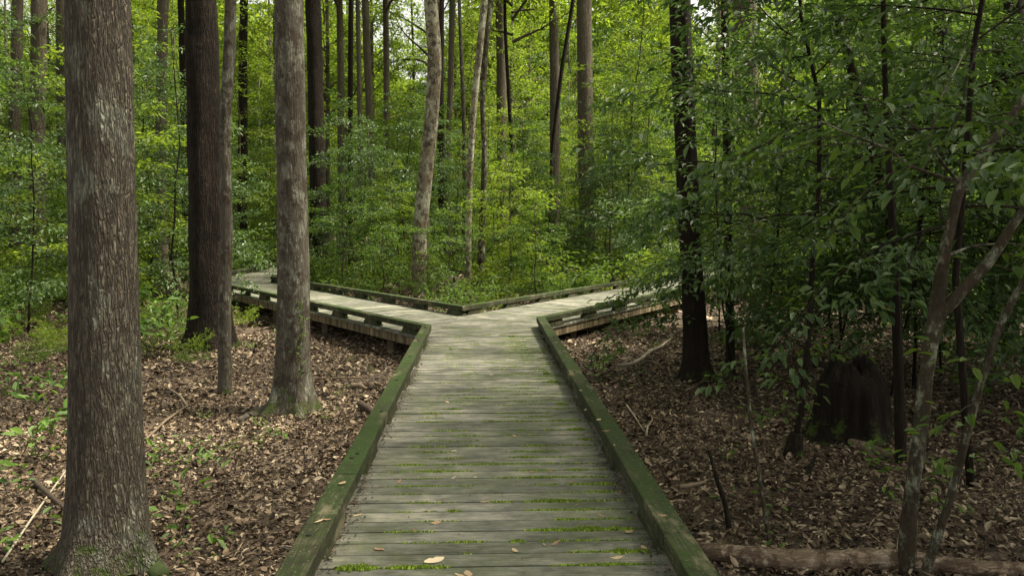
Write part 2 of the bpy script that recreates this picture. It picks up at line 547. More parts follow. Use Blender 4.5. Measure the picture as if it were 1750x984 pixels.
def clip(poly, n, c):
    """keep points with p.n <= c"""
    out = []
    for i in range(len(poly)):
        a, b = poly[i], poly[(i + 1) % len(poly)]
        da, db = a @ n - c, b @ n - c
        if da <= 0: out.append(a)
        if (da < 0 < db) or (db < 0 < da): out.append(a + (b - a) * (da / (da - db)))
    return out


def boards(poly, u, pitch=.145, gap=.010, z0=-.038):
    """boards laid across direction u, clipped to a convex polygon; local frame: x along boards, y along u"""
    ax = np.array([u[1], -u[0]])
    P = [np.array(p, float) for p in poly]
    s0, s1 = min(p @ u for p in P), max(p @ u for p in P)
    g = Geo(); k = math.floor(s0 / pitch)
    while k * pitch < s1:
        a, b = k * pitch + gap / 2, (k + 1) * pitch - gap / 2
        strip = clip(clip(P, u, b), -u, -a)
        if len(strip) >= 3:
            loc = [np.array([p @ ax, p @ u]) for p in strip]
            area = 0.5 * sum(loc[i][0] * loc[(i + 1) % len(loc)][1] - loc[(i + 1) % len(loc)][0] * loc[i][1] for i in range(len(loc)))
            if area < 0: loc = loc[::-1]
            if abs(area) > .002:
                g.prism(loc, z0, random.uniform(-.0025, .0025), .004)
        k += 1
    rz = math.atan2(ax[1], ax[0])
    return g.mesh('deck_boards'), rz


bw = empty('boardwalk', (0, 6, 0))
tag(bw, 'grey mossy timber boardwalk that forks left and right ahead', 'boardwalk')
OFF = Vector((0, -6, 0))


def bpart(name, me, mat, rz=0.0, parent=None):
    o = link(name, me, mat, parent or bw, OFF if parent is None else (0, 0, 0), rz)
    return o


E = .10
main_poly = [(XL - E, -1.5), (XR + E, -1.5), (XR + E, 12.15), tuple(V0 + [0, .12]), (XL - E, 11.2)]
nL = np.array([-UL[1], UL[0]])           # points to the near (camera-left) side
nL = -np.array([UL[1], -UL[0]])
NLn = np.array([-0.833, -0.553]); NRn = np.array([0.839, -0.545])
left_poly = [(XL - E, 11.205), tuple(V0 + [0, .125]), tuple(LI_TURN - NLn * E), tuple(LI_TURN + [.1, .25]), tuple(L_TURN + NLn * E + [0, .3]), tuple(L_TURN + NLn * E)]
right_poly = [(XR + E, 12.155), tuple(A_R + NRn * E + UR * 17), tuple(V0 - NRn * E + UR * 17), tuple(V0 + [0, .125])]
back_poly = [tuple(L_TURN + [-.1, .32]), tuple(LI_TURN + [.1, .27]), (LI_TURN[0] + .1, 42), (L_TURN[0] - .1, 42)]
for poly, u in ((main_poly, np.array([0, 1.0])), (left_poly, UL), (right_poly, UR), (back_poly, np.array([0, 1.0]))):
    me, rz = boards(poly, u)
    bpart('deck', me, M['deck'], rz)


def rail_run(pts, side, joints=3.66, start_off=0.0, seed=0):
    """pts = inner-face polyline; side=+1: rail lies to the left of the direction of travel"""
    rnd = random.Random(seed)
    P = [np.array(p, float) for p in pts]
    dirs = [(P[i + 1] - P[i]) / np.linalg.norm(P[i + 1] - P[i]) for i in range(len(P) - 1)]
    nor = [side * np.array([-d[1], d[0]]) for d in dirs]

    def outer(i, wd):
        if i == 0: return P[0] + nor[0] * wd
        if i == len(P) - 1: return P[-1] + nor[-1] * wd
        b = nor[i - 1] + nor[i]; b /= np.linalg.norm(b)
        return P[i] + b * wd / (b @ nor[i])
    for i, d in enumerate(dirs):
        a_in, b_in, a_out, b_out = P[i], P[i + 1], outer(i, RW), outer(i + 1, RW)
        Ls = np.linalg.norm(b_in - a_in)
        cuts = [0.0]; s = start_off if start_off > 0 else joints
        while s < Ls - .5: cuts.append(s); s += joints
        cuts.append(Ls)
        for k in range(len(cuts) - 1):
            s0, s1 = cuts[k] + (.003 if k else 0), cuts[k + 1] - (.003 if k < len(cuts) - 2 else 0)
            q0i, q1i = a_in + d * s0, a_in + d * s1
            q0o = a_out if k == 0 else a_in + nor[i] * RW + d * s0
            q1o = b_out if k == len(cuts) - 2 else a_in + nor[i] * RW + d * s1
            ax = math.atan2(d[1], d[0]) - math.pi / 2
            ca, sa = math.cos(-ax), math.sin(-ax)
            loc = [(p[0] * ca - p[1] * sa, p[0] * sa + p[1] * ca) for p in (q0i, q1i, q1o, q0o)]
            loc = [np.array(p) for p in loc]
            area = sum(loc[j][0] * loc[(j + 1) % 4][1] - loc[(j + 1) % 4][0] * loc[j][1] for j in range(4))
            if area < 0: loc = loc[::-1]
            g = Geo()
            dz = rnd.uniform(-.003, .003)
            # chamfered box, subdivided along its length and slightly warped
            g.prism(loc, BH, BH + RH + dz, 0.0)
            me = g.mesh('rail')
            o = bpart('curb_rail', me, M['rail'], ax)
            bv = o.modifiers.new('bevel', 'BEVEL'); bv.width = .008; bv.segments = 2
            # bolts on top
            for bs_ in (np.arange(s0 + .35, s1, 1.22)):
                for e in (-.045, .045):
                    if rnd.random() < .25: continue
                    c = a_in + nor[i] * (RW / 2 + rnd.uniform(-.015, .015)) + d * (bs_ + e)
                    cl = (c[0] * ca - c[1] * sa, c[0] * sa + c[1] * ca)
                    gb = Geo(); aa = np.linspace(0, 2 * np.pi, 10, endpoint=False)
                    ring = np.c_[cl[0] + .013 * np.cos(aa), cl[1] + .013 * np.sin(aa)]
                    gb.prism(ring, BH + RH - .01, BH + RH + .0045)
                    link('bolt', gb.mesh('bolt'), M['bolt'], o)
        # blocks
        s = .30 if i == 0 else .45
        while s < Ls - .15:
            tl, bl = .19, .27
            c = a_in + nor[i] * (RW / 2) + d * s
            z0, z1 = .001, BH - .001
            g = Geo()
            V = []
            for sx in (-1, 1):
                for (e, z) in ((-bl, z0), (bl, z0), (tl, z1), (-tl, z1)):
                    p = c + nor[i] * sx * (RW / 2 - .018) + d * e
                    V.append((p[0], p[1], z))
            q = [[0, 1, 2, 3], [7, 6, 5, 4], [0, 4, 5, 1], [1, 5, 6, 2], [2, 6, 7, 3], [3, 7, 4, 0]]
            g.add(V, q)
            bpart('curb_block', g.mesh('block'), M['rail'])
            s += 1.30
        # fascia and posts below the deck
        rec = RW - .045
        f0, f1 = a_in + nor[i] * rec - d * 0, b_in + nor[i] * rec
        for (o0, o1, zt, zb, rr) in ((0, .04, -.040, -.175, rec), (0, .04, -.042, -.20, -.75)):
            lo = [a_in + nor[i] * rr, b_in + nor[i] * rr, b_in + nor[i] * (rr - .04), a_in + nor[i] * (rr - .04)]
            ax = math.atan2(d[1], d[0]) - math.pi / 2
            ca, sa = math.cos(-ax), math.sin(-ax)
            loc = [np.array((p[0] * ca - p[1] * sa, p[0] * sa + p[1] * ca)) for p in lo]
            area = sum(loc[j][0] * loc[(j + 1) % 4][1] - loc[(j + 1) % 4][0] * loc[j][1] for j in range(4))
            if area < 0: loc = loc[::-1]
            g = Geo(); g.prism(loc, zb, zt)
            bpart('fascia' if rr > 0 else 'joist', g.mesh('beam'), M['fascia'] if rr > 0 else M['post'], ax)
        s = 1.3
        while s < Ls:
            c = a_in + nor[i] * (rec - .10) + d * s
            g = Geo(); h = .05
            g.prism([(c[0] - h, c[1] - h), (c[0] + h, c[1] - h), (c[0] + h, c[1] + h), (c[0] - h, c[1] + h)], -.75, -.045)
            bpart('post', g.mesh('post'), M['post'])
            s += 2.6


rail_run([(XL, -1.5), A_L, L_TURN, (L_TURN[0], 42)], +1, start_off=2.35, seed=1)
rail_run([(XR, -1.5), A_R, A_R + UR * 17], -1, start_off=1.4, seed=2)
rail_run([(LI_TURN[0], 42), LI_TURN, V0, V0 + UR * 17], +1, start_off=0.0, seed=3)


# moss tufts growing in the board gaps
def moss_on_deck():
    pts = []
    r = np.random.default_rng(5)
    y = 2.6
    k = math.ceil(2.6 / .145)
    while k * .145 < 11.5:
        y = k * .145; k += 1
        # thin broken lines
        n = r.integers(4, 9)
        for _ in range(n):
            # heavier on the right half and the left-middle
            c = r.choice([r.uniform(-.45, -.05), r.uniform(.15, .75), r.uniform(.3, .8)])
            ln = r.uniform(.05, .34) * (1.0 if y < 7.5 else .6)
            wd = r.choice([.006, .008, .012, .022], p=[.45, .3, .15, .10])
            cnt = int(ln * wd * 60000 * .35) + 6
            t = r.uniform(-1, 1, cnt)
            x = c + t * ln / 2
            yy = y + r.normal(0, 1, cnt) * wd * .5 * (1 - .6 * t * t)
            hh = (1 - t * t) * wd * .3 + .002
            pts.append(np.c_[x, yy, hh])
    for _ in range(70):
        k2 = r.integers(18, 80); y = k2 * .145; c = r.normal(.42, .2); ln = r.uniform(.08, .34); wd = r.uniform(.008, .02)
        cnt = int(ln * wd * 30000) + 10; t = r.uniform(-1, 1, cnt)
        pts.append(np.c_[c + t * ln / 2, y + r.normal(0, 1, cnt) * wd * .6 * (1 - .5 * t * t), (1 - t * t) * wd * .15 + .002])
    # larger tufts seen in the photograph
    for (px, py, ln, wd) in ((607, 976, .20, .035), (950, 948, .0, 0), (1003, 902, .20, .03), (950, 853, .28, .022), (960, 693, .12, .03), (985, 733, .16, .03),
                             (1060, 938, .09, .03), (725, 960, .1, .02), (775, 872, .08, .015), (690, 965, .14, .02), (1035, 824, .06, .022), (1000, 748, .12, .022), (945, 655, .14, .04), (935, 640, .1, .04), (1050, 902, .09, .018), (925, 812, .3, .012), (700, 798, .2, .012), (850, 798, .3, .012), (985, 823, .12, .012)):
        if ln == 0: continue
        p = at_z(px, py, 0)
        yb = round(p.y / .145) * .145
        cnt = int(ln * wd * 60000) + 20
        t = r.uniform(-1, 1, cnt)
        pts.append(np.c_[p.x + t * ln / 2, yb + r.normal(0, 1, cnt) * wd * .4 * np.sqrt(1 - t * t * .9), (1 - t * t) * wd * .3 + .003])
    P = np.concatenate(pts); n = len(P)
    P = P[(P[:, 0] > XL + .02) & (P[:, 0] < XR - .02)]; n = len(P)
    s = r.uniform(.004, .009, n)
    a = r.uniform(0, 2 * np.pi, n)
    V = np.zeros((n, 4, 3))
    for k in range(3):
        V[:, k, 0] = P[:, 0] + s * np.cos(a + k * 2.1); V[:, k, 1] = P[:, 1] + s * np.sin(a + k * 2.1); V[:, k, 2] = -.001 + P[:, 2] * .2
    V[:, 3, 0] = P[:, 0] + r.normal(0, .003, n); V[:, 3, 1] = P[:, 1] + r.normal(0, .003, n); V[:, 3, 2] = P[:, 2] + r.uniform(.002, .006, n)
    b = np.arange(n)[:, None] * 4
    t = np.concatenate([b + np.array([[0, 1, 3]]), b + np.array([[1, 2, 3]]), b + np.array([[2, 0, 3]])])
    me = mesh_np('moss', V.reshape(-1, 3), None, t)
    o = bpart('moss', me, M['moss'])
    tag(o, 'bright green moss growing along the gaps between the boards', kind='stuff')


moss_on_deck()


def deck_debris():
    """rotted leaf crumbs swept against the kerbs and into the gaps"""
    r = np.random.default_rng(17)
    B = []
    for xe, sg in ((XL, 1), (XR, -1)):
        n = 2600
        y = r.uniform(2.4, 11.2, n)
        dens = .5 + .5 * np.sin(y * 2.3 + sg) * np.sin(y * .9)
        k = r.random(n) < dens + .15
        x = xe + sg * (r.exponential(.028, n) - .03)
        B.append(np.c_[x, y, r.uniform(.003, .012, n)][k])
    n = 500
    B.append(np.c_[r.uniform(XL, XR, n), r.uniform(2.5, 13, n), np.full(n, .005)])
    B = np.concatenate(B); n = len(B)
    a = r.uniform(0, 6.28, n)
    L_ = r.uniform(.006, .026, n) ; L_[-500:] *= .6
    V, q, t = leaves(B, np.c_[np.cos(a), np.sin(a), r.normal(0, .15, n)], np.c_[r.normal(0, .3, n), r.normal(0, .3, n), np.ones(n)], L_, L_ * r.uniform(.25, .7, n))
    o = bpart('leaf_debris', mesh_np('debris', V, q, t), M['debris'])
    tag(o, 'dark brown leaf crumbs gathered along the curbs', kind='stuff')


deck_debris()


# ------------------------------------------------------------------ leaf litter
def leaf_litter():
    r = np.random.default_rng(3)
    B, D, U, Ls = [], [], [], []

    def scatter(x0, x1, y0, y1, dens, size):
        n = int((x1 - x0) * (y1 - y0) * dens)
        x = r.uniform(x0, x1, n); y = r.uniform(y0, y1, n)
        # keep only what the fan of view and a step beside it can see
        keep = (np.abs(x - .037 * y) < .72 * y + 1.2)
        inside = (x > XL + .1) & (x < XR - .1) & (y < 11)
        keep &= ~inside
        patch = np.sin(x * 2.1 + 1.7 * np.sin(y * 1.3)) * np.sin(y * 2.6 + 1.3 * np.sin(x * 1.9)) + .6 * np.sin(x * 5.3 + y * 3.1) * np.sin(y * 4.7 - x * 2.2)
        keep &= r.random(n) < .85 + .3 * patch
        x, y = x[keep], y[keep]; n = len(x)
        z = gz(x, y) + r.uniform(.0, .045, n)
        a = r.uniform(0, 2 * np.pi, n)
        d = np.c_[np.cos(a), np.sin(a), r.normal(0, .28, n)]
        u = np.c_[r.normal(0, .42, n), r.normal(0, .42, n), np.ones(n)]
        B.append(np.c_[x, y, z]); D.append(d); U.append(u); Ls.append(size * np.clip(np.exp(r.normal(-.15, .42, n)), .35, 2.2))
    scatter(-7, 7, 2.8, 9, 2300, .040)
    scatter(-10, 9, 9, 15, 950, .052)
    scatter(-20, 18, 15, 26, 80, .12)
    scatter(-28, 28, 26, 42, 24, .16)
    B, D, U, Ls = (np.concatenate(a) for a in (B, D, U, Ls))
    wf = np.where(r.random(len(Ls)) < .07, .06, r.uniform(.28, .7, len(Ls)))     # some are bits of twig and stalk
    Ls = np.where(wf < .1, Ls * 2.2, Ls)
    V, q, t = leaves(B, D, U, Ls, Ls * wf, fold=r.uniform(-.2, .6, len(Ls))[:, None], curl=r.uniform(-.35, .25, len(Ls))[:, None], hi=True)
    o = link('leaf_litter', mesh_np('litter', V, q, t), M['litter'])
    tag(o, 'brown and tan dead leaves covering the forest floor', 'leaf litter', None, 'stuff')


leaf_litter()


# ------------------------------------------------------------------ trees
def trunk_geo(pts, rad, seg=40, flare=0.0, flare_h=.5, lobes=5, rough=.03, seed=0, step=.12, limbs=()):
    """pts: control points (local), rad: radii. resampled; buttressed at the foot"""
    r = np.random.default_rng(seed)
    pts = np.asarray(pts, float); rad = np.asarray(rad, float)
    d = np.r_[0, np.cumsum(np.linalg.norm(np.diff(pts, axis=0), axis=1))]
    lowfine = np.arange(0, min(2.0, d[-1]), step * .4)
    rest = np.arange(2.0, d[-1], step * 2) if d[-1] > 2 else np.array([])
    s = np.r_[lowfine, rest, d[-1]]
    # smooth interpolation
    P = np.stack([np.interp(s, d, pts[:, k]) for k in range(3)], 1)
    for _ in range(3):
        Q = P.copy(); Q[1:-1] = (P[:-2] + P[1:-1] * 2 + P[2:]) / 4; P = Q
    Rr = np.interp(s, d, rad)
    a = np.linspace(0, 2 * np.pi, seg, endpoint=False)
    h = P[:, 2] - P[0, 2]
    shp = np.ones((len(s), seg))
    ph = r.uniform(0, 6.28, 6)
    shp += rough * np.sin(a[None] * 3 + ph[0] + h[:, None] * .5) + rough * .7 * np.sin(a[None] * 5 + ph[1] - h[:, None] * 1.1) + rough * .5 * np.sin(h[:, None] * 4 + a[None] * 2 + ph[2])
    if flare > 0:
        fl = np.exp(-h / flare_h * 2.2)[:, None]
        fl2 = np.exp(-h / flare_h * 5)[:, None]
        lob = np.maximum(0, np.cos(a[None] * lobes / 1.0 + ph[3])) ** 1.5
        lob2 = np.maximum(0, np.cos(a[None] * (lobes - 2) + ph[4])) ** 2
        shp += flare * (.45 * fl + 1.0 * fl2 * lob + .8 * fl2 * lob2)
    g = Geo()
    g.tube(P, Rr, seg, True, shp)
    for (lp, lr) in limbs: g.tube(lp, lr, 8)
    return g


def curve_branch(p, d, length, r0, r, n=7, droop=.0, wob=.12):
    d = np.array(d, float); d /= np.linalg.norm(d)
    out = [np.array(p, float)]
    for k in range(n - 1):
        d = d + r.normal(0, wob, 3) + np.array([0, 0, -droop / n])
        d /= np.linalg.norm(d)
        out.append(out[-1] + d * length / (n - 1))
    return np.array(out), np.linspace(r0, max(r0 * .2, .002), n)


def crown_leaves(branches, r, per_m, Ls, flat_=.35, twig=.35, hi=False, clump=None):
    """leaves on short sprays along the branches"""
    B, D, U = [], [], []
    for P in branches:
        seg = np.diff(P, axis=0); ln = np.linalg.norm(seg, axis=1); tot = ln.sum()
        n = max(2, int(tot * per_m))
        t = r.uniform(.12, 1.0, n) ** .8 * tot
        c = np.r_[0, np.cumsum(ln)]
        pos = np.stack([np.interp(t, c, P[:, k]) for k in range(3)], 1)
        k = np.clip(np.searchsorted(c, t) - 1, 0, len(seg) - 1)
        dr = seg[k] / np.maximum(ln[k][:, None], 1e-6)
        side = np.cross(dr, [0, 0, 1.0]); side /= np.maximum(np.linalg.norm(side, axis=1, keepdims=True), 1e-3)
        sg = r.choice([-1, 1], n)[:, None]
        tw = side * sg * .9 + dr * .7 + r.normal(0, .18, (n, 3))
        off = r.uniform(0, twig, n)[:, None] * (1.15 - t[:, None] / tot * .6)
        pos = pos + tw * off + r.normal(0, .02, (n, 3))
        ldir = tw + r.normal(0, .45, (n, 3)); ldir[:, 2] -= .15
        B.append(pos); D.append(ldir); U.append(np.c_[r.normal(0, flat_, n), r.normal(0, flat_, n), np.ones(n)])
    B, D, U = (np.concatenate(a) for a in (B, D, U))
    L_ = Ls * r.uniform(.65, 1.25, len(B))
    return leaves(B, D, U, L_, L_ * (r.uniform(.42, .55, len(B)) if hi else r.uniform(.38, .5, len(B))), fold=.18, curl=.15, hi=hi)


def make_sapling(seed, h, rad, r0=.03, z0=.8, nb=26, leafL=.09, per_m=26, hi=False, tiers=True, sub=4, twig=.3, upb=.25, droop=.5, flat_=.35):
    """returns (stem mesh, crown mesh) centred on its foot"""
    r = np.random.default_rng(seed)
    n = 9
    z = np.linspace(0, h, n)
    wob = np.cumsum(r.normal(0, h * .012, (n, 2)), axis=0); wob[0] = 0
    P = np.c_[wob, z]
    g = Geo()
    g.tube(P - [0, 0, .08], np.linspace(r0, r0 * .25, n), 8)
    br = []
    for i in range(nb):
        t = (i + r.uniform(0, 1)) / nb
        zz = z0 + (h - z0) * t
        a = i * 2.4 + r.uniform(-.5, .5)
        prof = math.sin(math.pi * min(1, .18 + .82 * t) ** .9) ** .6 if t < .98 else .3
        ln = rad * (.55 + .6 * r.random()) * max(.25, prof)
        p = np.array([np.interp(zz, z, P[:, 0]), np.interp(zz, z, P[:, 1]), zz])
        bp, brd = curve_branch(p, (math.cos(a), math.sin(a), upb + r.normal(0, .15)), ln, r0 * .35 * (1.1 - .6 * t), r, 7, droop)
        g.tube(bp, brd, 5, False)
        br.append(bp)
        for k in range(sub):
            q = bp[r.integers(1, 6)]
            dd = bp[-1] - bp[0]; dd /= np.linalg.norm(dd)
            sdv = np.cross(dd, [0, 0, 1]) * r.choice([-1, 1])
            sp, sr = curve_branch(q, dd * .8 + sdv * r.uniform(.4, 1.1) + [0, 0, r.normal(0, .2)], ln * r.uniform(.3, .55), r0 * .12, r, 5, droop * .6)
            g.tube(sp, sr, 4, False)
            br.append(sp)
    V, q, t = crown_leaves(br, r, per_m, leafL, flat_, twig, hi)
    return g.mesh('stem', True), mesh_np('foliage', V, q, t)


def make_high_crown(seed, h0, h1, rad, n_leaf=9000, leafL=.2, nb=16):
    """limbs and canopy leaves of a tall tree, local to its foot"""
    r = np.random.default_rng(seed)
    g = Geo(); br = []
    for i in range(nb):
        t = (i + r.random()) / nb
        a = i * 2.4 + r.uniform(-.4, .4)
        zz = h0 + (h1 - h0) * .85 * t
        ln = rad * (.6 + .5 * r.random()) * (1 - .45 * t)
        bp, rr = curve_branch((0, 0, zz), (math.cos(a), math.sin(a), .45 + .5 * t), ln, .07 * (1.1 - .6 * t), r, 7, .1)
        g.tube(bp, rr, 6, False); br.append(bp)
        for k in range(5):
            q = bp[r.integers(2, 7)]
            sp, sr = curve_branch(q, (bp[-1] - bp[0]) / ln + r.normal(0, .55, 3), ln * r.uniform(.3, .55), .02, r, 5, .1)
            g.tube(sp, sr, 4, False); br.append(sp)
    tot = sum(np.linalg.norm(np.diff(b, axis=0), axis=1).sum() for b in br)
    V, q, t = crown_leaves(br, r, n_leaf / tot, leafL, .5, .9)
    return g.mesh('limbs', True), mesh_np('canopy', V, q, t)


HC = [make_high_crown(100 + i, 0, 9, 4.2, n_leaf=n, leafL=.22) for i, n in enumerate((6500, 5000, 3800))]
for a, b in HC:
    a.materials.append(M['bark_far']); b.materials.append(M['leaf_bright'])


def tall_tree(pix, Y, mat, label, group=None, name='forest_tree', top=19.0, flare=.5, flare_h=.5, lobes=5, seed=0, crown=0, seg=32, base=None, rough=.03,
              crown_h=11.0, crown_s=1.0, lean=None, Ydev=None):
    """pix = [(px, py, width_px), ...] up from the foot, at world depth Y"""
    if base is None:
        b = at_ground(*pix[0][:2])
        Y = b.y if Y is None else Y
    b = at_y(pix[0][0], pix[0][1], Y)
    b.z = float(gz(b.x, b.y))
    pts, rad = [], []
    for i, (px, py, wd) in enumerate(pix):
        p = at_y(px, py, Y)
        if i == 0: p.z = b.z - .06
        pts.append(np.array(p - b)); rad.append(wd / 2 / F_PX * Y * math.cos(math.atan((px - CX) / F_PX)) * .97)
    # continue straight up out of the frame
    dd = (pts[-1] - pts[-2]) / max(.2, (pts[-1][2] - pts[-2][2]))
    zt = pts[-1][2]
    dd = dd * .6 + np.array([0, 0, .4])
    for k, z in enumerate((zt + 3, zt + 7, top)):
        if z > pts[-1][2] + .5:
            pts.append(pts[-1] + np.array([dd[0], dd[1], 1]) * (z - pts[-1][2])); rad.append(rad[-1] * (.86 if k < 2 else .35))
    root = empty(name, b)
    tag(root, label, 'tree', group)
    g = trunk_geo(pts, rad, seg, flare, flare_h, lobes, rough, seed)
    link('trunk', g.mesh('trunk', True), mat, root)
    if crown is not None:
        lm, cm = HC[crown % 3]
        P = np.array(pts); z = crown_h
        cx, cy = np.interp(z, P[:, 2], P[:, 0]), np.interp(z, P[:, 2], P[:, 1])
        rz = (seed * 2.399) % 6.28
        for nm, me in (('limbs', lm), ('crown', cm)):
            o = link(nm, me, None, root, (cx, cy, z), rz)
            o.scale = (crown_s, crown_s, crown_s)
    return root


LM = [(26, 'left edge trunk'), (62, 'second left trunk'), (175, 'broad oak'), (275, 'grey trunk'), (350, 'dark red trunk'), (388, 'slim crooked tree'), (498, 'blotched grey trunk'),
      (540, 'brown trunk'), (583, 'slim grey trunk'), (630, 'slim brown trunk'), (661, 'straight thin trunk'), (725, 'pale leaning trunk'), (803, 'curved pale stem'), (857, 'far straight trunk'), (948, 'straight brown trunk'),
      (1003, 'thick grey trunk'), (1180, 'dark leaning trunk'), (1280, 'half hidden trunk'), (1350, 'slim hidden trunk'), (1450, 'black stump'), (1600, 'mottled forked tree'), (1715, 'big reddish trunk')]


def px_of(x, y, z=0.0):
    v = _rot.transposed() @ Vector((x, y, z - CAM_H))
    return CX + F_PX * v.x / -v.z


def between(x, y):
    p = px_of(x, y)
    if p < LM[0][0]: return 'left of the ' + LM[0][1]
    for (a, n1), (b, n2) in zip(LM[:-1], LM[1:]):
        if p < b: return f'between {n1} and {n2}'
    return 'right of the ' + LM[-1][1]


# landmark trunks and how far in front of them young trees keep clear (pixels)
SIGHT = ((545, 28, 45), (725, 30, 55), (803, 30, 50), (857, 42, 34), (948, 36, 42), (1003, 31, 60), (62, 25, 40), (275, 28, 45), (661, 38, 22), (630, 34, 22), (583, 36, 22), (755, 30, 22))


# --- individually seen trunks: (foot .. top) in photograph pixels
tall_tree([(182, 985, 132), (182, 800, 131), (180, 600, 126), (177, 400, 120), (172, 200, 117), (168, 0, 113)], 4.62, M['bark_big'],
          'broad grey oak trunk with deeply furrowed bark at the left front', seed=1, flare=1.15, flare_h=.8, lobes=4, seg=96, crown=0, rough=.012)
tall_tree([(357, 598, 76), (357, 500, 70), (352, 300, 63), (347, 150, 57), (343, 0, 53)], None, M['bark_red'],
          'dark reddish trunk with stringy bark behind the slim stem', seed=2, flare=.7, flare_h=.9, seg=48, crown=1, rough=.05)
tall_tree([(384, 675, 24), (384, 500, 23), (388, 380, 21), (383, 220, 20), (394, 60, 21), (394, 0, 20)], None, M['bark_grey'],
          'slim crooked grey-brown tree close beside the dark red trunk', seed=3, flare=.35, flare_h=.3, seg=24, crown=2, top=13, crown_s=.7, crown_h=8)
tall_tree([(500, 706, 66), (501, 600, 60), (502, 480, 57), (499, 300, 52), (496, 150, 52), (494, 0, 51)], None, M['bark_grey'],
          'blotched grey trunk with flared mossy roots left of the boardwalk', seed=4, flare=.95, flare_h=.65, lobes=5, seg=72, crown=0, rough=.02)
tall_tree([(545, 478, 34), (543, 300, 28), (538, 100, 27), (534, 0, 27)], 27, M['bark_red'],
          'brown trunk rising beyond the left branch of the boardwalk', seed=5, flare=.35, crown=1)
tall_tree([(716, 508, 27), (717, 400, 25), (724, 330, 25), (738, 200, 24), (744, 100, 24), (736, 0, 23)], 22.3, M['bark_pale'],
          'pale lichened trunk leaning right behind the fork, beside its twin stem', seed=6, flare=.2, crown=2, crown_h=12)
tall_tree([(729, 508, 16), (728, 420, 14), (727, 360, 11), (733, 280, 9), (738, 220, 6)], 22.5, M['bark_grey'],
          'short brown twin stem pressed against the pale leaning trunk', seed=66, flare=.2, crown=None, top=6)
tall_tree([(755, 440, 14), (755, 300, 13), (752, 150, 13), (753, 0, 12)], 30, M['bark_dark'],
          'narrow dark trunk just right of the pale leaning trunk', seed=7, crown=None)
tall_tree([(766, 430, 9), (764, 300, 10), (770, 150, 10), (773, 0, 10)], 34, M['bark_far'],
          'thin brown trunk second to the right of the pale leaning trunk', seed=8, crown=0)
tall_tree([(799, 515, 12), (800, 420, 12), (803, 300, 10), (808, 200, 11), (818, 100, 11), (828, 0, 12)], 21.5, M['bark_pale'],
          'slender pale stem curving right at the top above the fork', seed=9, flare=.15, crown=1, top=12, crown_s=.7, crown_h=9)
tall_tree([(821, 512, 14), (823, 430, 13), (826, 350, 11), (828, 250, 9), (824, 180, 9), (832, 60, 9), (840, 0, 9)], 22.0, M['bark_mottled'],
          'thin pale stem with a dark vine-wrapped foot above the fork', seed=10, flare=.2, crown=None, top=11)
tall_tree([(857, 440, 18), (857, 250, 17), (857, 100, 17), (855, 0, 17)], 42, M['bark_far'],
          'straight grey-brown trunk standing far behind the fork', seed=11, crown=2, top=22, crown_h=14)
tall_tree([(947, 450, 18), (948, 300, 18), (948, 150, 17), (946, 0, 15)], 36, M['bark_far'],
          'straight brown trunk with a mossy side left of the thick one', seed=12, crown=0, top=22, crown_h=14)
tall_tree([(1004, 468, 30), (1003, 350, 27), (1000, 200, 27), (998, 0, 26)], 31, M['bark_far'],
          'thick straight grey trunk behind the right branch of the boardwalk', seed=13, flare=.25, crown=1, top=22, crown_h=13)
tall_tree([(1191, 650, 46), (1188, 560, 42), (1180, 420, 38), (1172, 250, 38), (1165, 100, 38), (1162, 0, 38)], None, M['bark_dark'],
          'dark leaning trunk with spread roots right of the boardwalk', seed=14, flare=1.1, flare_h=.55, lobes=5, seg=56, crown=2, crown_h=12, crown_s=.8, rough=.04)
tall_tree([(1248, 640, 17), (1246, 480, 15), (1243, 300, 14), (1238, 0, 13)], 11.0, M['bark_dark'],
          'thin dark stem just right of the dark leaning trunk', seed=15, flare=.2, crown=None, top=9)
tall_tree([(1290, 500, 44), (1284, 350, 44), (1276, 150, 42), (1272, 0, 41)], 19, M['bark_far'],
          'grey trunk half hidden in leaves right of the leaning trunk', seed=16, crown=None)
tall_tree([(1368, 480, 20), (1340, 300, 19), (1345, 0, 18)], 24, M['bark_far'],
          'slim grey trunk seen through the leaves in the right wood', seed=17, crown=2)
tall_tree([(1600, 560, 34), (1602, 350, 32), (1606, 150, 31), (1610, 0, 30)], 14.5, M['bark_dark'],
          'dark trunk behind the leafy shrubs of the right wood', seed=18, crown=None)
tall_tree([(1562, 500, 22), (1562, 300, 21), (1570, 0, 20)], 18, M['bark_far'],
          'narrow trunk just left of the dark trunk in the right wood', seed=19, crown=None)
tall_tree([(1712, 620, 62), (1714, 400, 60), (1720, 200, 58), (1725, 0, 57)], 12.5, M['bark_red'],
          'big reddish trunk at the right edge of the picture', seed=20, flare=.3, seg=48, crown=2, crown_h=15, crown_s=.8, top=24)
tall_tree([(1545, 560, 12), (1530, 430, 17), (1490, 250, 19), (1440, 60, 16), (1420, 0, 15)], 9.0, M['bark_dark'],
          'dark trunk leaning left among the right-hand leaves', seed=21, flare=.1, crown=None, top=8)
tall_tree([(1541, 792, 22), (1536, 650, 20), (1530, 480, 17), (1520, 300, 13), (1512, 150, 10)], None, M['bark_dark'],
          'slender black sapling stem standing behind the mottled forked tree', seed=22, flare=.15, crown=None, top=4.6)
tall_tree([(26, 420, 24), (24, 250, 22), (28, 100, 21), (30, 0, 20)], 26, M['bark_far'],
          'brown trunk nearest the left edge of the picture', seed=23, crown=1)
tall_tree([(62, 462, 34), (63, 300, 30), (66, 120, 28), (67, 0, 28)], 25, M['bark_far'],
          'grey-brown trunk second from the left edge of the picture', seed=24, crown=0)
tall_tree([(112, 460, 22), (106, 200, 20), (104, 0, 18)], 31, M['bark_far'],
          'trunk half hidden behind the left side of the broad oak', seed=25, crown=2)
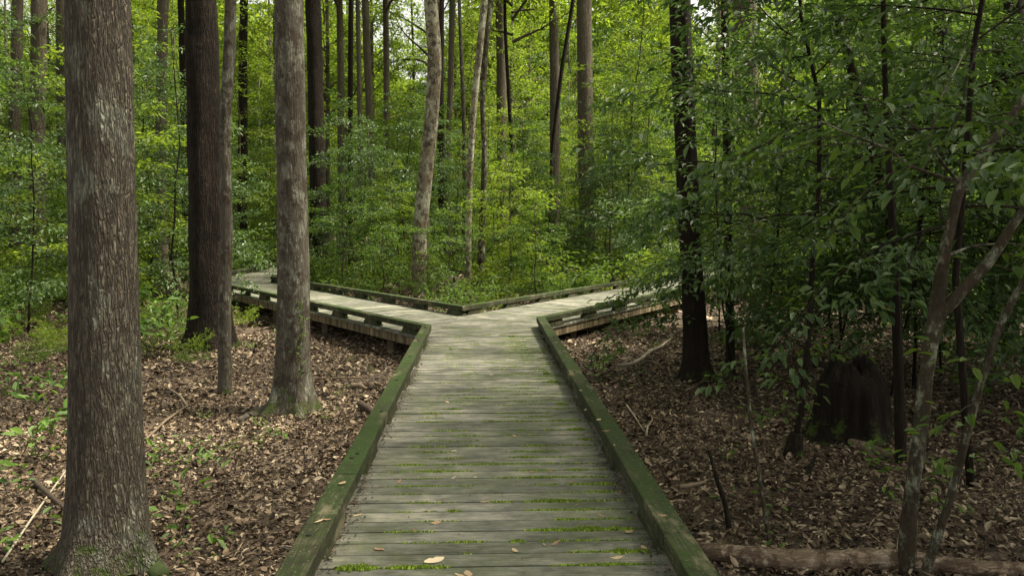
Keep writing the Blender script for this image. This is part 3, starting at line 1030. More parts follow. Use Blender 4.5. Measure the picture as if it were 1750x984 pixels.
tall_tree([(275, 425, 24), (275, 250, 20), (277, 100, 19), (280, 0, 18)], 28, M['bark_far'],
          'grey trunk midway between broad oak and dark red trunk', seed=26, crown=1)
tall_tree([(414, 440, 18), (415, 250, 17), (415, 100, 15), (417, 0, 14)], 33, M['bark_dark'],
          'narrow dark trunk right of the slim crooked tree', seed=27, crown=0)
tall_tree([(586, 420, 12), (583, 280, 12), (582, 100, 12), (580, 0, 11)], 36, M['bark_far'],
          'slim grey trunk nearest right of the brown trunk beyond the left branch', seed=28, crown=2)
tall_tree([(600, 440, 9), (598, 250, 9), (600, 0, 9)], 41, M['bark_dark'],
          'very thin dark trunk right of the slim grey one', seed=29, crown=None)
tall_tree([(637, 440, 12), (634, 260, 13), (628, 100, 13), (624, 0, 12)], 34, M['bark_far'],
          'slim brown trunk leaning slightly left halfway to the pale leaning one', seed=30, crown=1)
tall_tree([(662, 400, 11), (661, 200, 11), (659, 0, 10)], 38, M['bark_far'],
          'straight thin trunk left of the pale leaning trunk', seed=31, crown=0)
tall_tree([(932, 150, 9), (930, 110, 10), (925, 60, 9), (918, 30, 8), (914, 0, 8)], 30, M['bark_red'],
          'reddish crooked hanging stem left of the straight brown trunk', seed=32, crown=None, top=10, flare=0) if False else None
tall_tree([(936, 420, 5), (944, 250, 6), (960, 120, 7), (980, 0, 7)], 33, M['bark_red'],
          'thin reddish dead stem leaning right between two straight trunks', seed=33, crown=None, flare=0, top=13)

# more trunks deep in the wood
far_proto = []
for i in range(4):
    r = np.random.default_rng(300 + i)
    g = trunk_geo([(0, 0, -.1), (r.normal(0, .15), r.normal(0, .1), 5), (r.normal(0, .3), r.normal(0, .2), 11), (r.normal(0, .5), 0, 22)], [.20, .17, .14, .05], 14, .3, .6, 5, .04, 40 + i, .5)
    me = g.mesh('far_trunk', True); me.materials.append([M['bark_far'], M['bark_grey'], M['bark_dark'], M['bark_far']][i]); far_proto.append(me)


def in_walk(x, y, pad=.9):
    p = np.array([x, y])
    if XL - pad < x < XR + pad and y < 14: return True
    for a, u, nn, wd in ((V0, UL, NLn, 1.85), (V0, UR, NRn, 1.92)):
        q = p - a
        s, l = q @ u, q @ nn
        if -1 < s < 20 and -pad < l < wd + pad: return True
    if L_TURN[0] - pad < x < LI_TURN[0] + pad and y > 20: return True
    return False


r = np.random.default_rng(77)
n_far = 0
placed = []
while n_far < 70:
    y = 30 + 60 * r.random() ** .8
    x = .037 * y + r.uniform(-.78, .78) * y
    if in_walk(x, y) or any((x - a) ** 2 + (y - b) ** 2 < 6 for a, b in placed): continue
    placed.append((x, y))
    root = empty('forest_tree', (x, y, float(gz(x, y))), r.uniform(0, 6.28))
    deep = 'distant' if y < 50 else ('very distant' if y < 70 else 'farthest')
    tag(root, f'{deep} thin straight trunk {between(x, y)}', 'tree', 'thin trunks standing deep in the wood')
    link('trunk', far_proto[n_far % 4], None, root).scale = (r.uniform(.45, .95),) * 2 + (1,)
    lm, cm = HC[n_far % 3]
    cs = r.uniform(.7, 1.1)
    if n_far % 2 == 0:
        ch = r.uniform(9, 13)
        for nm, me in (('limbs', lm), ('crown', cm)):
            link(nm, me, None, root, (0, 0, ch)).scale = (cs,) * 3
    n_far += 1

for i, (px, y) in enumerate(((640, 46), (600, 52), (700, 56), (560, 44), (780, 58), (880, 60), (480, 50), (1215, 40), (1270, 48), (1330, 44))):
    p = at_y(px, 380, y)
    root = empty('forest_tree', (p.x, y, float(gz(p.x, y))), i * 1.3)
    tag(root, f'leafy-crowned slim trunk {between(p.x, y)}', 'tree', 'thin trunks standing deep in the wood')
    link('trunk', far_proto[i % 4], None, root).scale = (.7, .7, 1)
    for nm, me in (('limbs', HC[i % 3][0]), ('crown', HC[i % 2][1])):
        link(nm, me, None, root, (0, 0, 6.5)).scale = (1.0,) * 3

# overhead canopy that shades the near right side (crowns well above the frame)
for i, (x, y, s, h) in enumerate(((6.5, 1.5, 1.2, 8), (10.5, 5, 1.3, 8.5), (13, 8.5, 1.2, 9), (5.5, -3, 1.2, 9), (-5.5, 1.0, 1.0, 9), (-9.5, 7, 1.1, 9), (-11, 13, 1.1, 10), (14, 2, 1.2, 9), (-8, -3, 1.1, 9), (15.5, 5.5, 1.2, 10), (4.5, -1, 1.0, 10))):
    root = empty('forest_tree', (x, y, float(gz(x, y))), i)
    tag(root, f'tall leafy tree rising out of view {"right" if x > 0 else "left"} of the boardwalk', 'tree', 'tall trees just outside the view')
    link('trunk', far_proto[i % 4], None, root)
    lm, cm = HC[i % 2]
    for nm, me in (('limbs', lm), ('crown', cm)):
        link(nm, me, None, root, (0, 0, h)).scale = (s,) * 3

# ------------------------------------------------------------------ understory
US = [make_sapling(200 + i, h, rad, .035, z0, nb, .13, pm, False, True, 4, .35, .3, .5)
      for i, (h, rad, z0, nb, pm) in enumerate(((6, 2.0, .4, 30, 42), (8.5, 2.4, 1.0, 36, 36), (4.2, 1.6, .25, 24, 48), (11, 2.6, 2.5, 40, 32)))]
for k, (a, b) in enumerate(US):
    a.materials.append(M['bark_twig']); b.materials.append(M['leaf_bright' if k in (1, 3) else 'leaf_mid'])
US2 = []; US3 = []
for k, (a, b) in enumerate(US):
    b2 = b.copy(); b2.materials.clear(); b2.materials.append(M['leaf_mid' if k in (1, 3) else 'leaf_bright']); US2.append((a, b2))
    b3 = b.copy(); b3.materials.clear(); b3.materials.append(M['leaf_dark']); US3.append((a, b3))

cnt = 0
pl2 = []
r = np.random.default_rng(21)
tries = 0
while cnt < 270 and tries < 40000:
    tries += 1
    y = 19 + 50 * r.random() ** 1.25
    x = .037 * y + r.uniform(-.76, .76) * y
    if in_walk(x, y, 1.7): continue
    if -.16 < x / y < .10 and y < 25: continue
    if any(y < ty and abs(px_of(x, y) - tp) < tw for tp, ty, tw in SIGHT): continue
    mind = 1.1 + .022 * y
    if any((x - a) ** 2 + (y - b) ** 2 < mind ** 2 for a, b in pl2): continue
    pl2.append((x, y))
    src = (US, US2, US3)[r.choice(3, p=[.46, .40, .14])][r.choice(4, p=[.3, .25, .2, .25])]
    root = empty('understory_tree', (x, y, float(gz(x, y))), r.uniform(0, 6.28))
    deep = 'near' if y < 30 else ('midway' if y < 45 else 'far')
    ks = [q for q in range(4) if src[1] in (US[q][1], US2[q][1], US3[q][1])][0]
    tone = 'yellow-green' if src[1].materials[0] == M['leaf_bright'] else ('mid-green' if src[1].materials[0] == M['leaf_mid'] else 'dark-leaved')
    tag(root, f'{deep} {"tall" if ks in (1, 3) else "short"} {tone} young tree {between(x, y)}', 'young tree', 'young leafy trees filling the wood')
    link('stem', src[0], None, root); link('crown', src[1], None, root)
    s = r.uniform(.75, 1.2); root.scale = (s, s, s)
    cnt += 1

for i, (px, y, k, sc_) in enumerate(((585, 20.5, 2, .75), (612, 24, 0, .8), (655, 20, 2, .6), (682, 23, 0, .62), (765, 19.5, 2, .6), (775, 26, 0, .8), (872, 20.5, 2, .85), (900, 24, 0, .85),
                                        (915, 19, 2, .6), (1045, 23.5, 0, .9), (1090, 21, 2, .85), (560, 30, 1, .8), (840, 29, 1, .75), (1110, 27, 1, .9), (1095, 30, 3, .8))):
    p = at_y(px, 420, y)
    if in_walk(p.x, y, .3): continue
    root = empty('understory_tree', (p.x, y, float(gz(p.x, y))), i * 1.7); root.scale = (sc_,) * 3
    src = (US, US2, US3)[(0, 2, 0, 1, 0, 2, 1, 0)[i % 8]]
    tag(root, f'shrubby tree behind fork {between(p.x, y)}', 'young tree', 'young leafy trees filling the wood')
    link('stem', src[k][0], None, root); link('crown', src[k][1], None, root)

# low green plants on the far floor
bush = []
for i in range(3):
    r2 = np.random.default_rng(500 + i)
    g = Geo(); br = []
    for k in range(22):
        a = r2.uniform(0, 6.28); rr = r2.uniform(0, .5)
        bp, rd = curve_branch((rr * math.cos(a), rr * math.sin(a), 0), (math.cos(a) * .6, math.sin(a) * .6, 1), r2.uniform(.4, 1.1), .006, r2, 6, .5)
        g.tube(bp, rd, 4, False); br.append(bp)
    V, q, t = crown_leaves(br, r2, 60, .09, .4, .22)
    a_, b_ = g.mesh('stems'), mesh_np('bush_leaves', V, q, t)
    a_.materials.append(M['bark_twig']); b_.materials.append(M['leaf_mid' if i < 2 else 'leaf_bright']); bush.append((a_, b_))
r = np.random.default_rng(31)
cnt = 0; pl3 = []; tries = 0
while cnt < 290 and tries < 30000:
    tries += 1
    y = 15.5 + 30 * r.random() ** 1.1
    x = .037 * y + r.uniform(-.74, .74) * y
    if tries < 60: y = r.uniform(11.5, 16.5); x = -r.uniform(.36, .72) * y
    elif -.2 < x / y < .15 and r.random() < .45: continue
    if in_walk(x, y, .6): continue
    if x > .9 and y < 17.5: continue
    if any((x - a) ** 2 + (y - b) ** 2 < .6 for a, b in pl3): continue
    pl3.append((x, y))
    root = empty('low_shrub', (x, y, float(gz(x, y))), r.uniform(0, 6.28))
    deep = 'near' if y < 20 else ('midway' if y < 30 else 'far')
    tag(root, f'{deep} low green shrub {between(x, y)}', 'shrub', 'low shrubs on the far forest floor')
    src = bush[r.integers(0, 3)]
    link('stem', src[0], None, root); link('foliage', src[1], None, root)
    s = r.uniform(.5, 1.25) * (.55 if y < 16.5 else 1.0 if y < 20 else 1.45); root.scale = (s, s, s * r.uniform(.8, 1.15))
    cnt += 1

# ------------------------------------------------------------------ near dark saplings of the right wood
NS = [make_sapling(400 + i, h, rad, r0, z0, nb, .083, pm, True, True, 6, .26, .15, .5, .24)
      for i, (h, rad, r0, z0, nb, pm) in enumerate(((5.2, 1.8, .022, .7, 30, 47), (6.0, 2.1, .025, .9, 32, 43), (4.2, 1.5, .016, .6, 24, 50), (6.5, 2.3, .03, 1.7, 32, 41)))]
for a, b in NS:
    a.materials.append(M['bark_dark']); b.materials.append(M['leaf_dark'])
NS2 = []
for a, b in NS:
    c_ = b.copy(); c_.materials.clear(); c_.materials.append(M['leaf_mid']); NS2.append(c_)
near = [(3.15, 9.6, 2, 'reaching over the edge of the right branch'), (3.9, 10.9, 0, 'wrapped round the dark leaning trunk'), (3.2, 13.0 - 5.2, 3, 'standing in front of the dark leaning trunk'),
        (5.2, 9.3, 1, 'behind the dark stump'), (6.6, 10.8, 0, 'behind and right of the dark stump'), (5.4, 11.9, 0, 'far behind the dark stump'),
        (7.8, 9.2, 1, 'in front of the big reddish trunk'), (9.4, 12.0, 0, 'beside the big reddish trunk'),
        (6.0, 7.4, 2, 'just right of the dark stump'), (9.0, 15.5, 1, 'in the far right of the wood'), (11.5, 15, 3, 'beyond the right edge trunk'),
        (6.4, 15.0, 2, 'past the leaning trunk, near the right branch'), (12.5, 19, 3, 'in the back of the right wood'), (8.6, 19, 0, 'in the back, right of the right branch'),
        (3.6, 5.6, 3, 'arching high over the forked mottled tree'), (4.6, 8.7, 2, 'with low boughs left of the black stump'), (6.9, 8.4, 0, 'between black stump and reddish trunk'), (4.3, 14.2, 2, 'touching the right branch rail'), (8.2, 10.8, 2, 'low and wide right of the stump'), (7.2, 13.2, 3, 'deep in the right wood'), (5.9, 9.9, 2, 'with low boughs right behind the stump'), (4.7, 10.4, 2, 'low beside the thin dark stem'), (6.2, 13.4, 1, 'filling the gap far behind the stump')]
for i, (x, y, k, where) in enumerate(near):
    if in_walk(x, y, .15): x += .8
    root = empty('leafy_sapling', (x, y, float(gz(x, y))), i * 1.9)
    tag(root, f'dark leafy sapling {where}', 'sapling', 'dark leafy saplings of the right wood')
    link('stem', NS[k][0], None, root); link('foliage', NS2[k] if (i % 3 == 1 or y > 12) else NS[k][1], None, root)  # some mid-green mixed in; back ones lighter, sunlight put into their leaf colour
# dark saplings on the left side behind the trunks
for i, (px, y, k, where) in enumerate(((300, 17, 1, 'between broad oak and dark red trunk'), (345, 23, 0, 'left of the left end of the boardwalk'), (600, 25, 1, 'hanging over the left branch'), (690, 27, 3, 'left of the pale leaning trunk'),
                                       (40, 15, 0, 'left of the broad oak'), (250, 22, 3, 'behind the broad oak'), (405, 36, 3, 'behind the slim crooked tree'), (900, 25, 2, 'right behind the fork'), (1060, 27, 0, 'behind the right branch'))):
    x = at_y(px, 400, y).x
    root = empty('leafy_sapling', (x, y, float(gz(x, y))), i * 2.3)
    tag(root, f'dark leafy sapling {where}', 'sapling', 'dark leafy saplings of the left and middle wood')
    link('stem', NS[k][0], None, root); link('foliage', NS[k][1], None, root)


# ------------------------------------------------------------------ far wood wall
def far_wood():
    r = np.random.default_rng(9)
    n = 170000
    a = r.uniform(-.75, .75, n)
    d = r.uniform(85, 120, n)
    x = np.tan(a * .95) * d; y = d
    top = 26 + 6 * np.sin(a * 13) + 4 * np.sin(a * 31 + 1)
    z = r.uniform(0, 1, n) ** .8 * top
    D = r.normal(0, 1, (n, 3)); U = r.normal(0, .5, (n, 3)) + [0, 0, 1]
    L_ = r.uniform(.6, 1.3, n)
    V, q, t = leaves(np.c_[x, y, z], D, U, L_, L_ * .55)
    o = link('distant_woodland', mesh_np('distant', V, q, t), M['leaf_bright'])
    tag(o, 'far pale green mass of leaves closing the view', 'woodland', None, 'stuff')


far_wood()

# ------------------------------------------------------------------ foreground right: mottled forked tree
def pix_path(spec):
    P = [np.array(at_y(px, py, Y)) for px, py, w_, Y in spec]
    Rd = [w_ / 2 / F_PX * Y * math.cos(math.atan((px - CX) / F_PX)) * .90 for px, py, w_, Y in spec]
    return P, Rd


def smooth_tube(g, P, Rd, seg=14, m=6):
    P = np.array(P); d = np.r_[0, np.cumsum(np.linalg.norm(np.diff(P, axis=0), axis=1))]
    s = np.linspace(0, d[-1], len(P) * m)
    Q = np.stack([np.interp(s, d, P[:, k]) for k in range(3)], 1)
    for _ in range(m):
        T = Q.copy(); T[1:-1] = (Q[:-2] + Q[1:-1] * 2 + Q[2:]) / 4; Q = T
    rr = np.interp(s, d, Rd)
    aa = np.linspace(0, 2 * np.pi, seg, endpoint=False)
    sh = 1 + .06 * np.sin(s[:, None] * 9 + aa[None] * 2) + .05 * np.sin(s[:, None] * 23 + aa[None] * 3 + 1) + .05 * np.random.default_rng(len(P)).standard_normal((len(s), seg)) * (.3 + .7 * (seg > 20))
    for kc, ka in ((.23, 1.0), (.47, 4.0), (.71, 2.2)):       # knots
        sh = sh + .28 * np.exp(-((s[:, None] - kc * s[-1]) / (1.6 * rr[:, None])) ** 2 * 2) * np.exp(-((aa[None] - ka) / .5) ** 2)
    g.tube(Q, rr, seg, True, sh)


def forked_tree():
    Y = 4.35
    foot = at_y(1547, 1010, Y); foot.z = float(gz(foot.x, foot.y))
    root = empty('forked_tree', foot)
    tag(root, 'small mottled grey tree forking into crooked limbs at right front', 'tree')
    F = np.array(foot)
    g = Geo()
    P, Rd = pix_path([(1547, 1010, 38, Y), (1555, 860, 33, Y), (1572, 740, 31, Y), (1585, 620, 31, Y), (1600, 540, 34, Y), (1612, 440, 24, Y), (1628, 370, 22, Y), (1640, 310, 22, Y), (1680, 265, 20, Y), (1715, 215, 19, Y), (1752, 170, 18, Y), (1820, 60, 17, Y), (1880, -120, 12, Y)])
    P = [p - F for p in P]; P[0][2] = -.05
    smooth_tube(g, P, Rd)
    P, Rd = pix_path([(1601, 545, 26, Y), (1640, 500, 26, Y - .05), (1690, 450, 24, Y - .1), (1720, 400, 22, Y - .15), (1752, 355, 20, Y - .2), (1830, 230, 16, Y - .3), (1900, 60, 10, Y - .3)])
    smooth_tube(g, [p - F for p in P], Rd)
    link('trunk', g.mesh('trunk', True), M['bark_mottled'], root)
    # side limbs
    for spec in ([(1640, 312, 9, Y), (1600, 300, 8, Y), (1555, 285, 7, Y), (1520, 255, 5, Y + .1), (1450, 230, 4, Y + .2), (1400, 205, 2, Y + .3)],
                 [(1640, 312, 8, Y), (1610, 280, 6, Y - .1), (1580, 230, 5, Y - .2), (1500, 170, 3, Y - .2)],
                 [(1612, 440, 8, Y), (1660, 420, 5, Y + .2), (1720, 415, 3, Y + .4)],
                 [(1585, 260, 4, Y - .15), (1600, 180, 4, Y - .1), (1650, 90, 3, Y), (1665, 0, 2, Y)]):
        g = Geo(); P, Rd = pix_path(spec); smooth_tube(g, [p - F for p in P], Rd, 8)
        link('limb', g.mesh('limb', True), M['bark_mottled'], root)
    # leaf sprays on fine twigs
    r = np.random.default_rng(12)
    br = []
    g = Geo()
    for (px, py, dx, dy) in ((1520, 255, -1, .1), (1450, 230, -1, .3), (1555, 285, -.6, 1), (1500, 170, -1, 0), (1650, 90, 1, .2), (1660, 420, 1, .2), (1720, 415, .6, .6), (1600, 180, -1, .3), (1715, 215, .2, 1), (1680, 265, .8, .8), (1400, 205, -1, .2), (1690, 450, .4, 1), (1585, 230, -.5, .8), (1665, 10, -.8, .3), (1740, 190, -.3, .3)):
        p = np.array(at_y(px, py, Y)) - F
        bp, rd = curve_branch(p, (dx, r.normal(0, .6), .1 - .25 * dy), r.uniform(.4, .8), .004, r, 6, .5)
        g = Geo(); g.tube(bp, rd, 5, False); br.append(bp)
        link('twig', g.mesh('twig', True), M['bark_twig'], root)
    V, q, t = crown_leaves(br, r, 30, .09, .3, .16, True)
    link('foliage', mesh_np('foliage', V, q, t), M['leaf_mid'], root)


forked_tree()


def second_stem():
    Y = 4.2
    foot = at_y(1568, 1015, Y); foot.z = float(gz(foot.x, foot.y)); F = np.array(foot)
    root = empty('leaning_sapling', foot)
    tag(root, 'slim bent sapling leaning right beside the forked mottled tree', 'sapling')
    g = Geo()
    P, Rd = pix_path([(1568, 1015, 20, Y), (1590, 950, 19, Y), (1622, 860, 18, Y), (1645, 770, 18, Y), (1665, 690, 17, Y), (1690, 610, 16, Y), (1710, 550, 15, Y), (1755, 470, 14, Y), (1850, 330, 10, Y)])
    P = [p - F for p in P]; P[0][2] = -.05
    smooth_tube(g, P, Rd)
    link('stem', g.mesh('stem', True), M['bark_mottled'], root)
    r = np.random.default_rng(14); br = []; g = Geo()
    for (px, py, dx) in ((1690, 610, -1), (1700, 570, 1), (1665, 690, 1), (1650, 760, 1), (1645, 770, -1), (1665, 690, -.8), (1680, 640, 1)):
        bp, rd = curve_branch(np.array(at_y(px, py, Y)) - F, (dx, r.normal(0, .5), .05), r.uniform(.25, .5), .003, r, 6, .4)
        g = Geo(); g.tube(bp, rd, 5, False); br.append(bp)
        link('twig', g.mesh('twig', True), M['bark_twig'], root)
    V, q, t = crown_leaves(br, r, 34, .085, .3, .13, True)
    link('foliage', mesh_np('foliage', V, q, t), M['leaf_mid'], root)


second_stem()


# ------------------------------------------------------------------ stump, log, sticks
def stump():
    b = at_ground(1452, 745)
    root = empty('tree_stump', b)
    tag(root, 'large black rotten stump standing in the right wood', 'stump')
    r = np.random.default_rng(8)
    seg, n = 72, 26
    h = np.linspace(-.06, .66, n)
    a = np.linspace(0, 2 * np.pi, seg, endpoint=False)
    ridge = .10 * np.maximum(0, np.cos(a * 5 + 1)) + .05 * np.sin(a * 13 + 2 * np.sin(a * 3)) + .012 * r.standard_normal(seg)
    rag = r.standard_normal(seg)
    V = []
    for i, z in enumerate(h):
        t = max(0, z) / .66
        rad = (.44 - .06 * t - .17 * (max(0, t - .6) / .4) ** 2) * (1 + ridge * (1.0 - .4 * t)) + .13 * math.exp(-max(0, z) * 14)
        zz = z + (.05 * np.sin(a * 2 + 1) + .03 * np.sin(a * 9) + .03 * np.abs(np.sin(a * 15 + 2)) + .02 * rag) * (t ** 3)
        V.append(np.c_[rad * np.cos(a), rad * np.sin(a), zz])
    inner = V[-1] * [.72, .72, 1] - [0, 0, .02]
    inner2 = V[-1] * [.45, .45, 1] - [0, 0, .35]
    V += [inner, inner2]
    V = np.concatenate(V + [np.array([[0, 0, .25]])]); m = n + 2
    i = np.arange(m - 1)[:, None]; j = np.arange(seg)[None]; j2 = (j + 1) % seg
    q = np.stack([i * seg + j, i * seg + j2, (i + 1) * seg + j2, (i + 1) * seg + j], -1).reshape(-1, 4)
    t = [[(m - 1) * seg + k, (m - 1) * seg + (k + 1) % seg, m * seg] for k in range(seg)]
    link('stump_wood', mesh_np('stump', V * [.74, .74, 1.0], q, t, True), M['stump'], root)


stump()


def small_stump():
    b = at_ground(1357, 782)
    root = empty('sapling_stump', b)
    tag(root, 'small dark mossy stump with a bent leafy shoot', 'stump')
    g = trunk_geo([(0, 0, -.05), (0, 0, .1), (.02, 0, .22)], [.085, .07, .05], 24, .5, .15, 5, .1, 3, .05)
    link('stump_wood', g.mesh('st', True), M['bark_dark'], root)
    g = Geo(); F = np.array(b); Y = b.y
    P, Rd = pix_path([(1362, 740, 12, Y), (1368, 700, 11, Y), (1378, 650, 10, Y), (1378, 600, 9, Y), (1385, 540, 7, Y), (1392, 450, 4, Y)])
    smooth_tube(g, [p - F for p in P], Rd, 10)
    link('shoot', g.mesh('shoot', True), M['bark_dark'], root)
    r = np.random.default_rng(4); br = []; g = Geo()
    for k in range(9):
        p = np.array(P[1 + k % 5]) - F
        bp, rd = curve_branch(p, (r.normal(0, 1), r.normal(0, 1), .2), r.uniform(.3, .6), .003, r, 6, .4)
        g = Geo(); g.tube(bp, rd, 4, False); br.append(bp)
        link('twig', g.mesh('twig'), M['bark_dark'], root)
    V, q, t = crown_leaves(br, r, 26, .085, .3, .14, True)
    link('foliage', mesh_np('f', V, q, t), M['leaf_mid'], root)


small_stump()


def lying(name, spec, mat, label, cat, lift=.0, seg=14, group=None):
    """spec: (px, py, width_px) on the ground"""
    P, Rd = [], []
    for px, py, w_ in spec:
        p = at_ground(px, py); rad = w_ / 2 / F_PX * p.y
        P.append(np.array([p.x, p.y, float(gz(p.x, p.y)) + rad * .65 + .02 + lift])); Rd.append(rad)
    F = P[0].copy(); F[2] -= Rd[0]
    g = Geo(); smooth_tube(g, [p - F for p in P], Rd, seg)
    o = link(name, g.mesh(name, True), mat, None, F)
    tag(o, label, cat, group)
    return o


lying('fallen_log', [(1150, 947, 28), (1230, 962, 36), (1330, 974, 38), (1420, 976, 40), (1500, 972, 37), (1580, 977, 36), (1660, 987, 32), (1760, 992, 30), (1900, 1000, 26)], M['log'],
      'long pale fallen log across the bottom right corner', 'log', 0, 24)
lying('rotten_branch', [(1445, 758, 12), (1480, 775, 20), (1530, 790, 14)], M['log'], 'rotten wood piece lying in front of the big black stump', 'branch')
lying('fallen_branch', [(1146, 590, 3), (1128, 606, 5), (1112, 612, 6), (1095, 628, 6), (1072, 640, 7), (1055, 638, 5)], M['twig_pale'], 'pale crooked branch lying right of the boardwalk', 'branch', .08, 8)


def stick(spec_pts, wd, mat, label, z_list=None):
    P = []
    base = at_ground(*spec_pts[0])
    for i, (px, py) in enumerate(spec_pts):
        P.append(np.array(at_y(px, py, base.y + .05 * i)))
    P[0][2] = base.z - .02
    F = P[0].copy()
    g = Geo(); smooth_tube(g, [p - F for p in P], np.linspace(wd, wd * .6, len(P)) / 2 / F_PX * base.y, 8)
    tag(link('dead_stick', g.mesh('stick', True), mat, None, F), label, 'stick')


stick([(1247, 905), (1240, 860), (1225, 820), (1212, 770)], 10, M['bark_dark'], 'dark broken stick leaning upright right of the boardwalk')
stick([(1318, 935), (1305, 860), (1285, 740), (1275, 640), (1270, 560)], 8, M['bark_mottled'], 'thin live sapling stem curving up right of the broken stick')
stick([(1378, 820), (1384, 800), (1395, 775)], 10, M['bark_dark'], 'short black snag between small stump and forked tree')


def sticks_lying():
    specs = [((560, 838), (600, 818), 5, 'pale twig beside the left curb, nearest the camera', 'twig_pale'), ((430, 655), (650, 652), 3, 'long thin twig lying left of the boardwalk', 'twig'),
             ((5, 975), (113, 815), 4, 'long pale stick slanting up to the broad oak', 'twig_pale'), ((55, 830), (110, 880), 9, 'dark bent branch left of the broad oak', 'twig_dark'),
             ((250, 760), (322, 700), 4, 'thin curved twig right of the broad oak', 'twig'), ((285, 670), (322, 705), 4, 'short crooked twig above the thin curved one', 'twig'),
             ((1070, 700), (1100, 745), 3, 'pale twig right of the right curb', 'twig_pale'), ((1105, 750), (1115, 725), 3, 'small forked pale twig near the right curb', 'twig_pale'),
             ((1160, 845), (1205, 835), 8, 'thick brown stick right of the right curb', 'twig'), ((615, 700), (640, 720), 12, 'mossy root piece right of the flared trunk', 'twig_dark'),
             ((600, 668), (625, 672), 9, 'short brown wood chunk left of the left curb', 'twig'), ((30, 612), (118, 600), 4, 'thin twig left of the broad oak trunk', 'twig')]
    for (a, b, wd, lab, m) in specs:
        r = random.Random(wd + a[0])
        mid = ((a[0] + b[0]) / 2 + r.uniform(-8, 8), (a[1] + b[1]) / 2 + r.uniform(-6, 6))
        o = lying('fallen_twig', [(a[0], a[1], wd), (*mid, wd), (b[0], b[1], wd * .6)], M[m], lab, 'twig', .03, 7)


sticks_lying()


# roots of the flared trunk
lying('tree_root', [(225, 965, 40), (252, 974, 40), (276, 990, 30)], M['root_moss'], 'bright mossy root bulging from the right foot of the broad oak', 'root', -.03, 24)
lying('tree_root', [(470, 700, 22), (440, 712, 16), (405, 722, 10)], M['bark_grey'], 'mossy surface root running left from the blotched grey trunk', 'root', -.02)

# ------------------------------------------------------------------ seedlings on the floor
def seedling_mesh(seed, h, nl, L):
    r = np.random.default_rng(seed)
    g = Geo(); br = []
    for k in range(r.integers(2, 5)):
        bp, rd = curve_branch((r.normal(0, .03), r.normal(0, .03), -.02), (r.normal(0, .6), r.normal(0, .6), 1), h * r.uniform(.7, 1.1), .0025, r, 6, .8)
        g.tube(bp, rd, 4, False); br.append(bp[2:])
    V, q, t = crown_leaves(br, r, nl, L, .35, .12, True)
    return g.mesh('sd'), mesh_np('sdl', V, q, t)


SD = [seedling_mesh(600 + i, h, n, L) for i, (h, n, L) in enumerate(((.20, 60, .062), (.32, 60, .075), (.50, 52, .088), (.13, 90, .05)))]
for i, (a, b) in enumerate(SD):
    a.materials.append(M['bark_twig']); b.materials.append(M['leaf_seedling'])
rs = random.Random(41)


def seedling(px, py, k, s, label, group='seedlings sprouting through the leaf litter'):
    b = at_ground(px, py)
    root = empty('seedling', b, rs.uniform(0, 6.28))
    tag(root, label, 'seedling', group)
    link('stem', SD[k][0], None, root); link('leaves', SD[k][1], None, root)
    root.scale = (s, s, s)


for (px, py, k, s) in ((20, 720, 2, 1.2), (60, 740, 2, 1.3), (90, 700, 2, 1.1), (40, 790, 2, 1.2), (85, 800, 1, 1.3), (15, 850, 1, 1.2), (70, 860, 1, 1.2), (30, 930, 0, 1.4), (100, 930, 0, 1.2), (5, 770, 2, 1.3), (105, 760, 1, 1), (50, 680, 1, 1.2), (10, 660, 1, 1.2)):
    seedling(px, py, k, s, 'leafy green seedling left of the broad oak')
for (px, py, k, s) in ((275, 780, 3, 1.5), (300, 790, 0, 1.3), (255, 850, 1, .9), (290, 930, 1, 1.1), (310, 920, 1, 1.2), (275, 975, 0, 1), (265, 810, 0, 1.1), (340, 800, 3, 1), (350, 930, 0, .7), (322, 775, 3, 1.1)):
    seedling(px, py, k, s, 'green seedling at the right foot of the broad oak')
for (px, py, k, s) in ((420, 790, 0, 1), (400, 775, 0, 1.1), (450, 735, 3, 1), (440, 760, 3, .9), (430, 770, 0, .8), (470, 750, 3, .8), (580, 680, 3, 1), (640, 640, 3, .7), (460, 590, 1, 1), (455, 560, 0, 1), (490, 745, 0, .8), (350, 720, 3, .8), (430, 600, 3, 1.2), (560, 720, 3, 1), (600, 620, 3, .8), (610, 560, 1, .9)):
    seedling(px, py, k, s, 'small bright seedling between the left trunks and the boardwalk')
for (px, py, k, s) in ((1000, 655, 2, .9), (1025, 640, 2, 1), (1040, 670, 1, 1), (1095, 590, 1, 1), (1060, 570, 1, 1), (1030, 600, 0, 1), (1240, 790, 3, 1), (1235, 860, 3, 1), (1290, 870, 0, 1), (1480, 830, 1, 1), (1520, 850, 1, 1.1), (1550, 830, 0, 1.1), (1640, 700, 2, 1.2), (1700, 720, 2, 1.3), (1720, 790, 2, 1.2), (1660, 830, 1, 1), (1620, 640, 2, 1.2), (1735, 640, 2, 1.3), (1500, 700, 1, 1), (1400, 760, 1, 1), (1640, 600, 2, 1.4), (1590, 870, 0, 1), (1320, 960, 3, 1), (1680, 560, 2, 1.4), (1120, 640, 0, 1)):
    seedling(px, py, k, s, 'dull green seedling on the shaded floor right of the boardwalk')
# green undergrowth on the mid left
for i in range(110):
    px = rs.uniform(-20, 330); py = rs.uniform(470, 640) - (60 if i % 2 else 0)
    if 110 < px < 240: continue
    seedling(px, py, rs.choice([1, 2, 2]), rs.uniform(1.2, 2.2), 'green ground plant in the far left undergrowth', 'ground plants of the left undergrowth')


